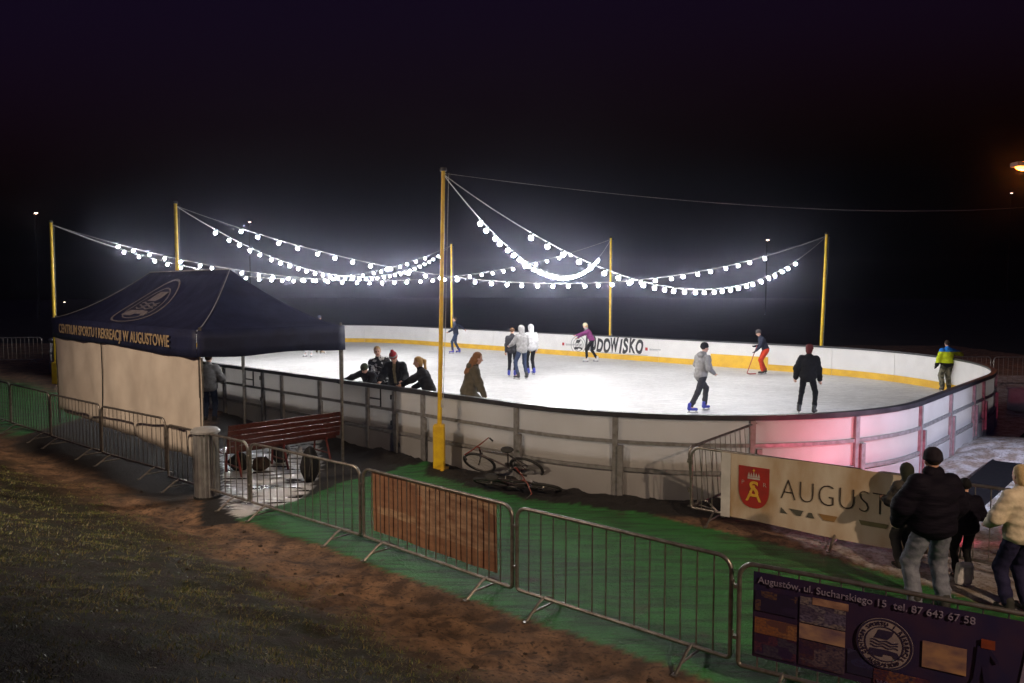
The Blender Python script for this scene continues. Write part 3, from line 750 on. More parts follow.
gold = pm('shield gold', (0.72, 0.42, 0.05), rough=0.5)
silver = pm('shield silver', (0.5, 0.42, 0.4), rough=0.5)
brown = pm('dark brown lettering', (0.045, 0.03, 0.022), rough=0.6)
def flat(ox, oz, s, y0): return lambda x, z, t: (ox + x * s, y0 - t, oz + z * s)
sx, sz, sr = 0.99, 0.645, 0.30
mb = MB()
poly = [(-0.75, 1.0), (0.75, 1.0), (0.75, 0.0)] + [(0.75 * math.cos(R(a)) ** 0.8 if a < 90 else -0.75 * abs(math.cos(R(a))) ** 0.8, -1.0 * math.sin(R(a)) ** 0.9) for a in range(10, 90, 10)] + [(0, -1.0)] + [(-0.75 * math.cos(R(a)) ** 0.8, -math.sin(R(a)) ** 0.9) for a in range(80, 0, -10)] + [(-0.75, 0.0)]
mb.prism(poly, flat(sx, sz, sr, -0.013), 0, 0.003)
sh = mb.build('shield', shield_red, bn)
mb = MB()
for i in range(5): mb.prism([(-0.3 + .12 * i, 0.5), (-0.18 + .12 * i, 0.5), (-0.24 + .12 * i, 0.72 + 0.05 * (i == 2))], flat(sx, sz, sr, -0.017), 0, 0.003)
mb.prism([(-0.3, 0.4), (0.3, 0.4), (0.3, 0.48), (-0.3, 0.48)], flat(sx, sz, sr, -0.017), 0, 0.003)
mb.build('crown', silver, sh)
mb = MB(); mb.prism([(-0.02, 0.76), (0.02, 0.76), (0.02, 0.9), (-0.02, 0.9)], flat(sx, sz, sr, -0.017), 0, 0.003); mb.prism([(-0.06, 0.81), (0.06, 0.81), (0.06, 0.85), (-0.06, 0.85)], flat(sx, sz, sr, -0.0175), 0, 0.003); mb.build('crown_cross', gold, sh)
def tx(name, s, size, mat_, par, x, z, y, **k): return text(name, s, size, mat_, par, (x, y, z), **k)
tx('monogram', 'A', 0.34, gold, sh, sx, sz - 0.2, -0.017, align='CENTER', bold=0.001)
tx('monogram', 'S', 0.31, gold, sh, sx + 0.005, sz - 0.125, -0.0215, align='CENTER', bold=0.006)
tx('initial', 'P', 0.09, silver, sh, sx - 0.16, sz + 0.03, -0.017, align='CENTER', bold=-0.002)
tx('initial', 'R', 0.09, silver, sh, sx + 0.16, sz + 0.03, -0.017, align='CENTER', bold=-0.002)
lo_ = tx('lettering', 'AUGUSTÓW', 0.43, brown, bn, 0, 0, 0, bold=-0.0115, spacing=1.08)
for v in lo_.data.vertices: v.co.x *= .80
lo_.location = (1.37, -0.016, 0.55)
mb = MB(); z_ = 0.35
fl = flat(0, 0, 1, -0.016)
mb.prism([(1.38, z_), (1.39, z_ + .08), (1.48, z_)], fl, 0, 0.003); mb.prism([(1.50, z_ + .08), (1.70, z_ + .08), (1.66, z_ + .0), (1.60, z_)], fl, 0, 0.003); mb.prism([(1.74, z_), (1.77, z_ + .07), (1.81, z_ + .07), (1.85, z_)], fl, 0, 0.003)
mb.build('tagline_mark', pm('faded teal print', (0.09, 0.09, 0.075), rough=0.6), bn)
mb = MB(); mb.prism([(1.90, z_ + .08), (2.15, z_ + .08), (2.11, z_), (1.97, z_)], fl, 0, 0.003); mb.build('tagline_mark', pm('faded ochre print', (0.33, 0.19, 0.07), rough=0.6), bn)
mb = MB(); mb.prism([(2.42, z_ + .09), (2.78, z_ + .09), (2.76, z_ + .03), (2.45, z_ + .03)], fl, 0, 0.003); mb.build('tagline_mark', pm('faded olive print', (0.2, 0.2, 0.1), rough=0.6), bn)

# --- orange-brown sheet seen through the bars
p3, a3 = bar_at['B3']
b3 = banner_frame(p3, a3, 'banner_sheet', 'faded orange-brown patchwork sheet tied behind barrier bars', -0.045)
def patch_mat(name, cols, seed, sx_, sz_, stain):
    m = bpy.data.materials.new(name); m.use_nodes = True; nt = m.node_tree; L = nt.links.new; b = nt.nodes['Principled BSDF']
    tc = nd(nt, 'ShaderNodeTexCoord'); mp = nd(nt, 'ShaderNodeMapping'); mp.inputs['Scale'].default_value = (sx_, 0.01, sz_); mp.inputs['Location'].default_value = (seed, 0, seed * 1.7)
    L(tc.outputs['Object'], mp.inputs[0])
    v = nd(nt, 'ShaderNodeTexVoronoi', distance='CHEBYCHEV'); v.inputs['Scale'].default_value = 1.0; v.inputs['Randomness'].default_value = 0.8; L(mp.outputs[0], v.inputs['Vector'])
    sep = nd(nt, 'ShaderNodeSeparateColor'); L(v.outputs['Color'], sep.inputs[0])
    cr = nd(nt, 'ShaderNodeValToRGB'); cr.color_ramp.interpolation = 'CONSTANT'
    while len(cr.color_ramp.elements) < len(cols): cr.color_ramp.elements.new(0.5)
    for i, c in enumerate(cols): cr.color_ramp.elements[i].position = i / len(cols); cr.color_ramp.elements[i].color = c4(c)
    L(sep.outputs[0], cr.inputs[0])
    n = nd(nt, 'ShaderNodeTexNoise'); n.inputs['Scale'].default_value = 5.0; n.inputs['Detail'].default_value = 7; L(mp.outputs[0], n.inputs['Vector'])
    mr = nd(nt, 'ShaderNodeMapRange'); mr.inputs[1].default_value = 0.35; mr.inputs[2].default_value = 0.68; L(n.outputs['Fac'], mr.inputs[0])
    mx = nd(nt, 'ShaderNodeMix', data_type='RGBA'); L(mr.outputs[0], mx.inputs[0]); L(cr.outputs[0], mx.inputs[6]); mx.inputs[7].default_value = c4(stain)
    L(mx.outputs[2], b.inputs['Base Color']); b.inputs['Roughness'].default_value = 0.6; b.inputs['Specular IOR Level'].default_value = 0.3
    return m
mb = MB(); sheet(mb, 0.14, 2.42, lambda x: 0.26 + 0.012 * math.sin(2 * x), lambda x: 1.06, 40, 10, 0.012, ph=1.0)
mb.build('sheet', patch_mat('faded patchwork print', [(0.46, 0.26, 0.14), (0.36, 0.19, 0.11), (0.58, 0.4, 0.25), (0.42, 0.21, 0.12), (0.52, 0.34, 0.22)], 3.0, 0.9, 3.6, (0.24, 0.12, 0.075)), b3, smooth=True)

# --- dark photo banner at the lower right
p1, a1 = bar_at['B1']
b1 = banner_frame(p1, a1, 'photo_banner', 'dark purple sports photo banner with round emblem and phone number on barrier', 0.03)
mb = MB(); sheet(mb, 0.13, 2.47, lambda x: 0.30, lambda x: 1.055, 40, 10, 0.002, ph=2.0)
mb.v = [(x, y - .0075, z) for x, y, z in mb.v]
dk = pm('dark purple photo print', (0.016, 0.013, 0.06), (0.035, 0.016, 0.05), rough=0.5, scale=4, detail=6)
mb.build('sheet', dk, b1, smooth=True)
def pmat(n, a, b_=None, s=16): return pm(n, tuple(x * 1.0 for x in a), tuple(x * .5 for x in (b_ or a)[:2]) + ((b_ or a)[2] * .9,), rough=0.5, scale=s * .45, detail=8, lo=.3, hi=.7, stretch=(1, 1, 1.8))
def collage(name, cols, seed, st=(0.02, 0.013, 0.05)): return patch_mat(name, cols, seed, 7.5, 12.0, st)
def patch(name, x0, x1, z0, z1, mt, y=-0.014, par=None, skew=0.0):
    mb = MB(); mb.prism([(x0, z0), (x1, z0), (x1 + skew, z1), (x0 + skew, z1)], flat(0, 0, 1, y), 0, 0.002); return mb.build(name, mt, par or b1)
patch('photo_panel', 0.15, 0.50, 0.72, 0.9, collage('print night', [(.02,.014,.04),(.09,.04,.03),(.03,.02,.06),(.13,.07,.04)], 1.0))
patch('photo_panel', 0.15, 0.50, 0.52, 0.66, collage('print orange', [(.28,.11,.04),(.2,.08,.04),(.12,.05,.05),(.3,.14,.06)], 2.0, (.1,.05,.05)))
patch('photo_panel', 0.15, 0.50, 0.33, 0.515, collage('print maroon', [(.05,.015,.04),(.03,.015,.06),(.1,.03,.05),(.06,.05,.08)], 3.5))
patch('photo_panel', 0.52, 0.88, 0.70, 0.92, collage('print grey violet', [(.2,.18,.22),(.14,.12,.2),(.1,.08,.13),(.24,.2,.2)], 8.2))
patch('photo_panel', 0.62, 0.90, 0.87, 0.93, pmat('print light orange', (0.5, 0.3, 0.2), (0.25, 0.12, 0.07)), y=-0.017)
patch('photo_panel', 0.52, 0.88, 0.56, 0.69, pmat('print sand', (0.42, 0.26, 0.17), (0.3, 0.18, 0.14)))
patch('photo_panel', 0.52, 0.88, 0.33, 0.55, collage('print plum', [(.1,.07,.09),(.05,.02,.05),(.14,.1,.12),(.07,.03,.04)], 5.1))
patch('photo_panel', 0.90, 1.28, 0.36, 0.56, collage('print indigo', [(.03,.03,.1),(.05,.05,.12),(.02,.018,.05)], 6.3))
patch('photo_panel', 1.44, 1.74, 0.55, 0.76, pmat('print amber', (0.42, 0.24, 0.13), (0.3, 0.17, 0.11)))
patch('photo_panel', 1.10, 1.50, 0.33, 0.45, collage('print brick', [(.1,.03,.03),(.2,.08,.04),(.03,.02,.05),(.14,.04,.05)], 7.7), y=-0.017)
patch('photo_panel', 2.05, 2.44, 0.36, 0.88, pmat('print pale violet', (0.3, 0.26, 0.32), (0.24, 0.2, 0.26)), skew=0.07)
def silhouette(ox, oz, s, mt):
    mb = MB(); mb.tube([(ox, -0.018, oz), (ox, -0.018, oz + 0.001)], 0.001, 4)
    f = flat(ox, oz, s, -0.018)
    mb.prism([(-.16, .35), (.16, .4), (.2, .9), (-.12, .92)], f, 0, .002); mb.prism([(-.16, .36), (0, .36), (-.05, -.05), (-.3, -.55), (-.42, -.5), (-.2, -.05)], f, 0, .002)
    mb.prism([(0, .36), (.16, .4), (.2, .0), (.3, -.6), (.18, -.62), (.05, .0)], f, 0, .002); mb.prism([(.12, .85), (.2, .88), (.42, .55), (.34, .5)], f, 0.0, .0025)
    mb.prism([(.05 + .1 * math.cos(k * .7), 1.05 + .12 * math.sin(k * .7)) for k in range(9)], f, 0, .002)
    return mb.build('athlete_print', mt, b1)
silhouette(1.84, 0.56, 0.27, pmat('print deep indigo', (0.018, 0.012, 0.05)))
silhouette(2.32, 0.58, 0.22, pmat('print grey plum', (0.05, 0.035, 0.055)))
patch('photo_panel', 1.83, 1.92, 0.80, 0.87, pmat('print ember', (0.24, 0.05, 0.02)), y=-0.021)
disc = pm('emblem disc print', (0.3, 0.25, 0.26), (0.22, 0.18, 0.2), rough=.5); ink = pmat('emblem ink', (0.035, 0.025, 0.06))
ex, ez, er = 1.17, 0.665, 0.205
mb = MB(); mb.prism([(math.cos(2 * math.pi * k / 40), math.sin(2 * math.pi * k / 40)) for k in range(40)], flat(ex, ez, er * 1.02, -0.019), 0, .002); em = mb.build('emblem', disc, b1)
for q in emblem(flat(ex, ez, er, -0.0225), 0, .002): q.build('emblem_print', ink, em)
def ring_text(s, r, a_start, a_end, size, flip, par, mt, ox, oz, y):
    for i, ch in enumerate(s):
        if ch == ' ': continue
        a = a_start + (a_end - a_start) * i / (len(s) - 1)
        rr = r - size * 0.36 if not flip else r + size * 0.36
        t = text('ring_letter', ch, size, mt, par, (ox + rr * math.cos(R(a)), y, oz + rr * math.sin(R(a))), (R(90), 0, 0), align='CENTER')
        th = R(a - 90) if not flip else R(a + 90)
        t.rotation_euler = Matrix(((math.cos(th), 0, -math.sin(th)), (0, 1, 0), (math.sin(th), 0, math.cos(th)))).to_4x4().to_euler() if False else (Matrix.Rotation(-th, 3, 'Y') @ Matrix.Rotation(R(90), 3, 'X')).to_euler()
ring_text('CENTRUM SPORTU I REKREACJI', er * 0.82, 215, -35, 0.042, False, em, ink, ex, ez, -0.0235)
ring_text('AUGUSTÓW', er * 0.82, 235, 305, 0.042, True, em, ink, ex, ez, -0.0235)
lt = pm('pale violet lettering', (0.26, 0.23, 0.33), (0.18, 0.15, 0.24), rough=.5)
tx('lettering', 'Augustów, ul. Sucharskiego 15  tel. 87 643 67 58', 0.082, lt, b1, 0.17, 0.965, -0.018, bold=0.0002)
tx('lettering', 'www.csir', 0.10, pmat('dim violet lettering', (0.1, 0.07, 0.13)), b1, 1.12, 0.315, -0.021, bold=0.001)

# ================================================================== tent
TF = Vector((-5.42, 13.4, 0)); TR_ = Vector((0.708, 0.706, 0)); TL = Vector((-0.706, 0.708, 0)); TWD, TLN = 2.95, 8.6
tent = empty('canopy_tent', TF, 0, 'navy canopy tent with cream front wall, hipped roof and gold valance lettering', 'tent')
def tl(a, b, z): v = TL * a + TR_ * b; return Vector((v.x, v.y, z))      # a along the front to the left, b towards the rink
ZE, ZR, ZV = 2.76, 3.88, 2.30
RA0, RA1 = 1.81, TLN - 2.55
def roof(u, v, side):
    """u along the eave 0..1, v 0 at the eave .. 1 at the ridge"""
    vv = v; zz = ZE + (ZR - ZE) * (0.72 * vv ** 1.6 + 0.28 * vv)
    cr = [(0, 0), (TLN, 0), (TLN, TWD), (0, TWD)]
    rg = [(RA0, TWD / 2), (RA1, TWD / 2)]
    if side == 'front': e0, e1, r0, r1 = cr[0], cr[1], rg[0], rg[1]
    elif side == 'back': e0, e1, r0, r1 = cr[2], cr[3], rg[1], rg[0]
    elif side == 'right': e0, e1, r0, r1 = cr[3], cr[0], rg[0], rg[0]
    else: e0, e1, r0, r1 = cr[1], cr[2], rg[1], rg[1]
    ea = (e0[0] + (e1[0] - e0[0]) * u, e0[1] + (e1[1] - e0[1]) * u); ra = (r0[0] + (r1[0] - r0[0]) * u, r0[1] + (r1[1] - r0[1]) * u)
    sagz = -0.10 * math.sin(math.pi * u) * math.sin(math.pi * min(1, vv * 1.0)) * (0.6 if side in ('front', 'back') else 0.5)
    return tl(ea[0] + (ra[0] - ea[0]) * vv, ea[1] + (ra[1] - ea[1]) * vv, zz + sagz)
mb = MB(); nu, nv = 28, 14
for side in ('front', 'right', 'back', 'left'):
    o = len(mb.v)
    for i in range(nu + 1):
        for j in range(nv + 1): mb.v.append(tuple(roof(i / nu, j / nv, side)))
    for i in range(nu):
        for j in range(nv):
            a = o + i * (nv + 1) + j; mb.f.append((a, a + nv + 1, a + nv + 2, a + 1)); mb.m.append(0)
bm_ = mb.build('roof', M['navy_tent'], tent, smooth=True, angle=35)
sol = bm_.modifiers.new('thick', 'SOLIDIFY'); sol.thickness = 0.012; sol.offset = -1
mb = MB()
def val(b0, b1, n, amp, seed):
    o = len(mb.v)
    for i in range(n + 1):
        q = (b0[0] + (b1[0] - b0[0]) * i / n, b0[1] + (b1[1] - b0[1]) * i / n)
        cx, cy = (TLN / 2 - q[0]), (TWD / 2 - q[1]); out = Vector((0, 0, 0))
        for j in range(4):
            z = ZE + 0.005 - (ZE - ZV) * j / 3 - (0.02 * math.sin(i / n * math.pi * 3 + seed) if j == 3 else 0)
            k = amp * math.sin(i * 0.9 + seed) * j / 3 + 0.01
            e = (b1[0] - b0[0], b1[1] - b0[1]); l = math.hypot(*e); nrm = (e[1] / l, -e[0] / l)
            mb.v.append(tuple(tl(q[0] - nrm[0] * -k, q[1] - nrm[1] * -k, z)))
    for i in range(n):
        for j in range(3):
            a = o + i * 4 + j; mb.f.append((a, a + 4, a + 5, a + 1)); mb.m.append(0)
val((0, 0), (TLN, 0), 40, 0.012, 0); val((TLN, 0), (TLN, TWD), 16, 0.012, 2); val((TLN, TWD), (0, TWD), 40, 0.012, 4); val((0, TWD), (0, 0), 18, 0.014, 1)
vl = mb.build('valance', M['navy_tent'], tent, smooth=True, angle=40); sol = vl.modifiers.new('thick', 'SOLIDIFY'); sol.thickness = 0.006; sol.offset = 0
rotT = math.atan2(-TL.y, -TL.x)          # text runs from the left corner to the front corner
t_ = text('lettering', 'CENTRUM SPORTU I REKREACJI W AUGUSTOWIE', 0.30, M['gold_print'], vl, (0, 0, 0), bold=0.006)
wd_ = max(v.co.x for v in t_.data.vertices); fit = 6.75 / wd_
for v in t_.data.vertices: v.co.x *= fit
t_.location = tl(7.85, -0.045, ZV + 0.14); t_.rotation_euler = (R(90), 0, rotT)
# white front wall, hanging from inside the valance
mb = MB(); o = 0; n1, n2 = 70, 14
for i in range(n1 + 1):
    for j in range(n2 + 1):
        a = TLN * i / n1; z = ZV + 0.12 - (ZV - 0.36) * j / n2
        y = 0.05 + 0.03 * math.sin(a * 2.3) * j / n2 + 0.018 * math.sin(a * 5.1 + j * 0.25) + 0.05 * math.exp(-((a - 0.35 - 0.055 * j) / 0.12) ** 2) - 0.035 * math.exp(-((a - 0.9 - 0.06 * j) / 0.15) ** 2) * j / n2
        mb.v.append(tuple(tl(a, y, z)))
for i in range(n1):
    for j in range(n2):
        a = i * (n2 + 1) + j; mb.f.append((a, a + n2 + 1, a + n2 + 2, a + 1)); mb.m.append(0)
wl = mb.build('wall', M['tent_wall'], tent, smooth=True); sol = wl.modifiers.new('thick', 'SOLIDIFY'); sol.thickness = 0.004
mb = MB(); mb.tube([tl(5.05, 0.015 + 0.018 * math.sin(5.05 * 5.1 + j * .25), ZV + 0.05 - (ZV - 0.36) * j / 14) for j in range(15)], 0.012, 5); mb.build('zip', M['rubber'], wl)
leg = None
for a, b in ((0.06, 0.08), (TLN - 0.06, 0.08), (0.06, TWD - 0.04), (TLN - 0.06, TWD - 0.04), (TLN / 2, TWD - 0.04)):
    if leg is None:
        mb = MB(); mb.box((0, 0, 1.1), (0.045, 0.045, 2.2)); mb.box((0, 0, 1.95), (0.06, 0.06, 0.7)); mb.box((0, 0, 0.006), (0.12, 0.12, 0.012)); mb.box((0, 0, ZE / 2 + 1.2), (0.04, 0.04, 0.5))
        leg = mb.build('leg', M['steel'], tent); q = leg
    else: q = leg.copy(); col.objects.link(q); q.parent = tent
    q.location = tl(a, b, 0); q.rotation_euler = (0, 0, R(45))
mb = MB()
for b in (0.12, TWD - 0.1): mb.tube([tl(0.1, b, 2.42), tl(TLN - 0.1, b, 2.42)], 0.018, 6)
for a in (0.1, TLN - 0.1): mb.tube([tl(a, 0.12, 2.42), tl(a, TWD - 0.1, 2.42)], 0.018, 6)
mb.tube([tl(RA0, TWD / 2, ZR - 0.03), tl(RA1, TWD / 2, ZR - 0.03)], 0.02, 6)
mb.build('roof_frame', M['steel_dull'], tent)
# piping along ridge and hips
mb = MB(); mb.tube([tl(RA0, TWD / 2, ZR + 0.01), tl(RA1, TWD / 2, ZR + 0.01)], 0.014, 6); 
mb.tube([roof(0, j / 14, 'front') + Vector((0, 0, 0.006)) for j in range(15)], 0.009, 5); mb.tube([roof(1, j / 14, 'front') + Vector((0, 0, 0.006)) for j in range(15)], 0.009, 5)
mb.build('piping', pm('pale piping', (0.3, 0.3, 0.33), rough=0.5), tent)
# emblem on the front slope: u runs right to left there
def roof_map(u0, v0, ru, rv):
    def f(x, y, t):
        p = roof(u0 - x * ru, v0 + y * rv, 'front'); return tuple(p + Vector((TR_.x * -0.4, TR_.y * -0.4, 0.9)) * (0.008 + t))
    return f
rl = None
for i, q in enumerate(emblem(roof_map(0.52, 0.50, 0.155, 0.40), 0.0, 0.004)):
    q.build('emblem', M['grey_print'], bm_)

# ================================================================== bench, bin, bags, bikes
bc = at(287, 466, 0.0); 
bench = empty('park_bench', Vector((-4.42, 15.05, 0)), R(45), 'dark red slatted park bench seen from behind beside the tent', 'bench')
# local x along the bench, +y faces the rink
mb = MB()
for i in range(5): mb.box((0, -0.035 - 0.021 * i, 0.54 + 0.103 * i), (2.4, 0.03, 0.094), Matrix.Rotation(R(12), 3, 'X'), bev=0.006)
mb.build('backrest', M['bench'], bench)
mb = MB()
for i in range(5): mb.box((0, 0.12 + 0.095 * i, 0.45), (2.4, 0.08, 0.035), bev=0.006)
mb.build('seat', M['bench'], bench)
leg = None
for x in (-0.95, 0.0, 0.95):
    if leg is None:
        mb = MB(); mb.tube([(0, 0.55, 0.0), (0, 0.5, 0.42), (0, 0.06, 0.42)], 0.022, 6); mb.tube([(0, -0.10, 0.0), (0, 0.06, 0.42), (0, -0.07, 0.96)], 0.022, 6); mb.tube([(0, -0.05, 0.16), (0, 0.53, 0.16)], 0.016, 6)
        leg = mb.build('leg', M['red_metal'], bench, smooth=True, angle=40); q = leg
    else: q = leg.copy(); col.objects.link(q); q.parent = bench
    q.location = (x, 0, 0)
bin_ = empty('litter_bin', at(207, 497, 0.0), 0, 'tall ribbed metal litter bin at the front tent corner', 'bin')
mb = MB(); prof = []; n = 40
for zi in (0.03, 1.1):
    for k in range(n):
        a = 2 * math.pi * k / n; r = 0.185 + 0.012 * math.cos(k * math.pi); mb.v.append((r * math.cos(a), r * math.sin(a), zi))
for k in range(n): mb.f.append((k, (k + 1) % n, n + (k + 1) % n, n + k)); mb.m.append(0)
mb.f.append(tuple(reversed(range(n)))); mb.m.append(0); mb.f.append(tuple(range(n, 2 * n))); mb.m.append(0)
mb.build('body', pm('ribbed zinc', (0.4, 0.41, 0.42), (0.26, 0.26, 0.27), rough=0.4, metal=0.4, scale=6), bin_)
mb = MB(); mb.lathe([(0.235, 1.1), (0.24, 1.13), (0.2, 1.17), (0.05, 1.2)], 20); mb.build('lid', pm('pale plastic lid', (0.42, 0.43, 0.44), rough=0.4), bin_, smooth=True, angle=40)
mb = MB(); mb.lathe([(0.21, 0.0), (0.21, 0.03)], 20); mb.build('base', M['rubber'], bin_)
def bag(px, py, w_, h_, rz, label, mt):
    o = empty('rucksack', at(px, py, 0.0), rz, label, 'bag', 'bags left under the bench')
    bm = bmesh.new(); bmesh.ops.create_icosphere(bm, subdivisions=3, radius=1.0)
    for v in bm.verts:
        c = v.co; n = 0.12 * (math.sin(c.x * 5 + px) + math.sin(c.y * 6 + py) + math.sin(c.z * 5.5 + px))
        v.co = Vector((c.x * w_ * (1 + n * .5), c.y * w_ * 0.7 * (1 + n * .5), max(0.0, h_ * 0.45 + c.z * h_ * 0.55 * (1 + n * .4))))
    bm.verts.index_update(); mb = MB(); mb.add([v.co for v in bm.verts], [[v.index for v in f.verts] for f in bm.faces]); bm.free()
    mb.build('bag_body', mt, o, smooth=True)
    mb = MB(); mb.tube([(-w_ * .5, -w_ * .55, h_ * .2), (-w_ * .45, -w_ * .75, h_ * .6), (-w_ * .25, -w_ * .3, h_ * 1.0)], 0.014, 5); mb.tube([(w_ * .5, -w_ * .55, h_ * .2), (w_ * .45, -w_ * .75, h_ * .6), (w_ * .25, -w_ * .3, h_ * 1.0)], 0.014, 5)
    mb.build('strap', M['rubber'], o)
bl = cloth('black nylon', (0.014, 0.014, 0.016)); bl2 = cloth('brown nylon', (0.05, 0.03, 0.022)); bl3 = cloth('dark grey nylon', (0.03, 0.03, 0.035))
bag(240, 470, 0.22, 0.34, 0.4, 'black rucksack on the wet ground at the left under the bench', bl)
bag(261, 470, 0.2, 0.26, 1.3, 'dark brown bag slumped under the middle of the bench', bl2)
bag(280, 462, 0.2, 0.36, 2.2, 'dark grey bag under the bench between the two other bags', bl3)
bag(310, 481, 0.19, 0.62, 0.9, 'tall black bag standing under the right end of the bench', bl)
def shoe(px, py, rz, label):
    mb = MB(); mb.sphere((0, 0, 0.06), 1, 12, 8, (0.055, 0.14, 0.06)); mb.sphere((0, -0.07, 0.11), 1, 10, 8, (0.05, 0.065, 0.075)); mb.box((0, 0, 0.012), (0.1, 0.27, 0.024), bev=0.008)
    o = mb.build('shoe', cloth('white leather', (0.55, 0.55, 0.56)), None, smooth=True); o.location = at(px, py, 0); o.rotation_euler = (0, 0, rz); tag(o, label, 'shoe', 'white shoes under the bench')
shoe(288, 452, 0.3, 'white shoe on the left of the pair below the bench'); shoe(299, 453, 0.6, 'white shoe on the right of the pair below the bench')

def bicycle(loc, rz, tilt, yawbar, label):
    o = empty('bicycle', loc, 0, label, 'bicycle', 'bicycles lying on the turf')
    r = 0.33
    Wr, Wf = Vector((-0.52, 0, r)), Vector((0.53, 0, r)); BB = Vector((-0.1, 0, 0.28)); ST = Vector((-0.26, 0, 0.78)); HT = Vector((0.33, 0, 0.83)); HB = Vector((0.38, 0, 0.66))
    mb = MB()
    for a, b_, rr in ((BB, ST, .016), (ST, HT, .016), (BB, HB, .019), (HT, HB, .02)): mb.tube([a, b_], rr, 8)
    for s in (-.045, .045):
        mb.tube([BB + Vector((0, s * .6, 0)), Wr + Vector((0, s, 0))], .009, 6); mb.tube([ST, Wr + Vector((0, s, 0))], .008, 6)
    fr = mb.build('frame', pm('dark frame enamel', (0.03, 0.03, 0.035), (0.05, 0.02, 0.02), rough=0.3, coat=0.4), o, smooth=True, angle=40)
    mb = MB()
    for s in (-.05, .05): mb.tube([HB + Vector((0, s, -.03)), HB + Vector((.06, s, -.16)), Wf + Vector((0, s, 0))], .011, 6)
    mb.box(HB + Vector((0, 0, -.03)), (.04, .12, .03)); mb.build('fork', pm('fork steel', (0.4, 0.4, 0.42), rough=0.25, metal=0.9), o)
    for c in (Wr, Wf):
        mb = MB(); mb.tube([c + Vector((r * math.cos(2 * math.pi * k / 32), 0, r * math.sin(2 * math.pi * k / 32))) for k in range(32)], .027, 8, closed=True); wh = mb.build('wheel', M['rubber'], o, smooth=True)
        mb = MB(); mb.tube([c + Vector((.3 * math.cos(2 * math.pi * k / 32), 0, .3 * math.sin(2 * math.pi * k / 32))) for k in range(32)], .01, 6, closed=True); mb.build('rim', M['steel'], wh, smooth=True)
        mb = MB(); mb.tube([c + Vector((0, -.05, 0)), c + Vector((0, .05, 0))], .02, 8)
        for k in range(18):
            a = 2 * math.pi * k / 18; mb.tube([c + Vector((0, .03 * (-1) ** k, 0)), c + Vector((.3 * math.cos(a), 0, .3 * math.sin(a)))], .0018, 4)
        mb.build('spokes', M['steel'], wh)
    mb = MB(); mb.tube([ST, ST + Vector((-.03, 0, .13))], .013, 6); mb.sphere(ST + Vector((-.04, 0, .16)), 1, 12, 8, (.14, .075, .035)); mb.build('saddle', M['rubber'], o, smooth=True)
    mb = MB(); t = HT + Vector((-.03, 0, .09)); mb.tube([HT, t, t + Vector((.06, 0, .02))], .014, 6)
    cy, sy = math.cos(yawbar), math.sin(yawbar)
    def hb(x, y, z): return t + Vector((.06 + x * cy - y * sy, x * sy + y * cy, z))
    mb.tube([hb(-.14, -.31, .07), hb(-.02, -.29, .06), hb(.0, -.1, .02), hb(0, .1, .02), hb(-.02, .29, .06), hb(-.14, .31, .07)], .012, 8); hbar = mb.build('handlebar', M['red_metal'], o, smooth=True, angle=40)
    for s in (-1, 1):
        mb = MB(); mb.tube([hb(-.05, s * .3, .063), hb(-.16, s * .312, .071)], .017, 8); mb.build('grip', M['rubber'], hbar)
    mb = MB(); mb.lathe([(.09, -.006), (.09, .006)], 24); mb.v = [(BB.x + x, BB.y + z - .05, BB.z + y) for x, y, z in mb.v]
    mb.tube([BB + Vector((0, -.06, 0)), BB + Vector((.12, -.07, -.12)), BB + Vector((.12, -.14, -.12))], .011, 6); mb.tube([BB + Vector((0, .06, 0)), BB + Vector((-.12, .07, .12)), BB + Vector((-.12, .14, .12))], .011, 6); mb.build('crank', M['steel_dull'], o)
    o.rotation_mode = 'XYZ'
    o.matrix_world = Matrix.Translation(loc) @ Matrix.Rotation(rz, 4, 'Z') @ Matrix.Rotation(tilt, 4, 'X') @ Matrix.Scale(0.9, 4)
    return o
bicycle(at(522, 488, 0.04), R(-20), R(66), R(40), 'dark bicycle lying on its side on the turf edge, wheel to the right')
bicycle(at(508, 474, 0.12), R(155), R(-46), R(-40), 'dark bicycle with raised red handlebar lying against the other bicycle')
# white crate at the right edge of the path
mb = MB(); mb.box((0, 0, 0.32), (0.9, 0.7, 0.6), bev=0.03); mb.box((0, 0, 0.64), (0.96, 0.76, 0.06), bev=0.02); mb.box((0, 0, 0.03), (0.8, 0.6, 0.06))
o = mb.build('storage_box', pm('white plastic box', (0.6, 0.6, 0.62), (0.5, 0.5, 0.52), rough=0.5)); o.location = at(1029, 411, 0); o.rotation_euler = (0, 0, R(20)); tag(o, 'white plastic storage box at the right edge on the sandy path', 'box')

# ================================================================== lamps
M['dark_mast'] = pm('dark painted mast', (0.012, 0.012, 0.013), rough=.7)
def street_lamp(loc, h, reach, label, ecol, es, group=None, head=(0.5, 0.22, 0.12)):
    o = empty('street_lamp', loc, 0, label, 'street lamp', group)
    mb = MB(); mb.tube([(0, 0, 0), (0, 0, h * .5), (0, 0, h - .1)], [.09, .07, .05], 10); mb.tube([(0, 0, h - .12), (reach * .4, 0, h + .05), (reach, 0, h + .08)], .03, 8); mb.build('mast', M['dark_mast'], o, smooth=True, angle=40)
    mb = MB(); mb.box((reach + .1 * (1 if reach >= 0 else -1), 0, h + .1), (head[0], head[1], head[2]), bev=.03); hd = mb.build('lamp_head', M['steel_dull'], o)
    mb = MB(); mb.sphere((reach + .1 * (1 if reach >= 0 else -1), 0, h + .04), 1, 14, 10, (head[0] * .42, head[1] * .42, .09 if head[0] < .8 else .2)); mb.build('lens', emat('lit ' + label[:20], ecol, es), hd, smooth=True)
    return o
def at_d(px, py, d):
    r = ray(px, py); k = d / r.y; return Vector((r.x * k, d, CAMZ + r.z * k))
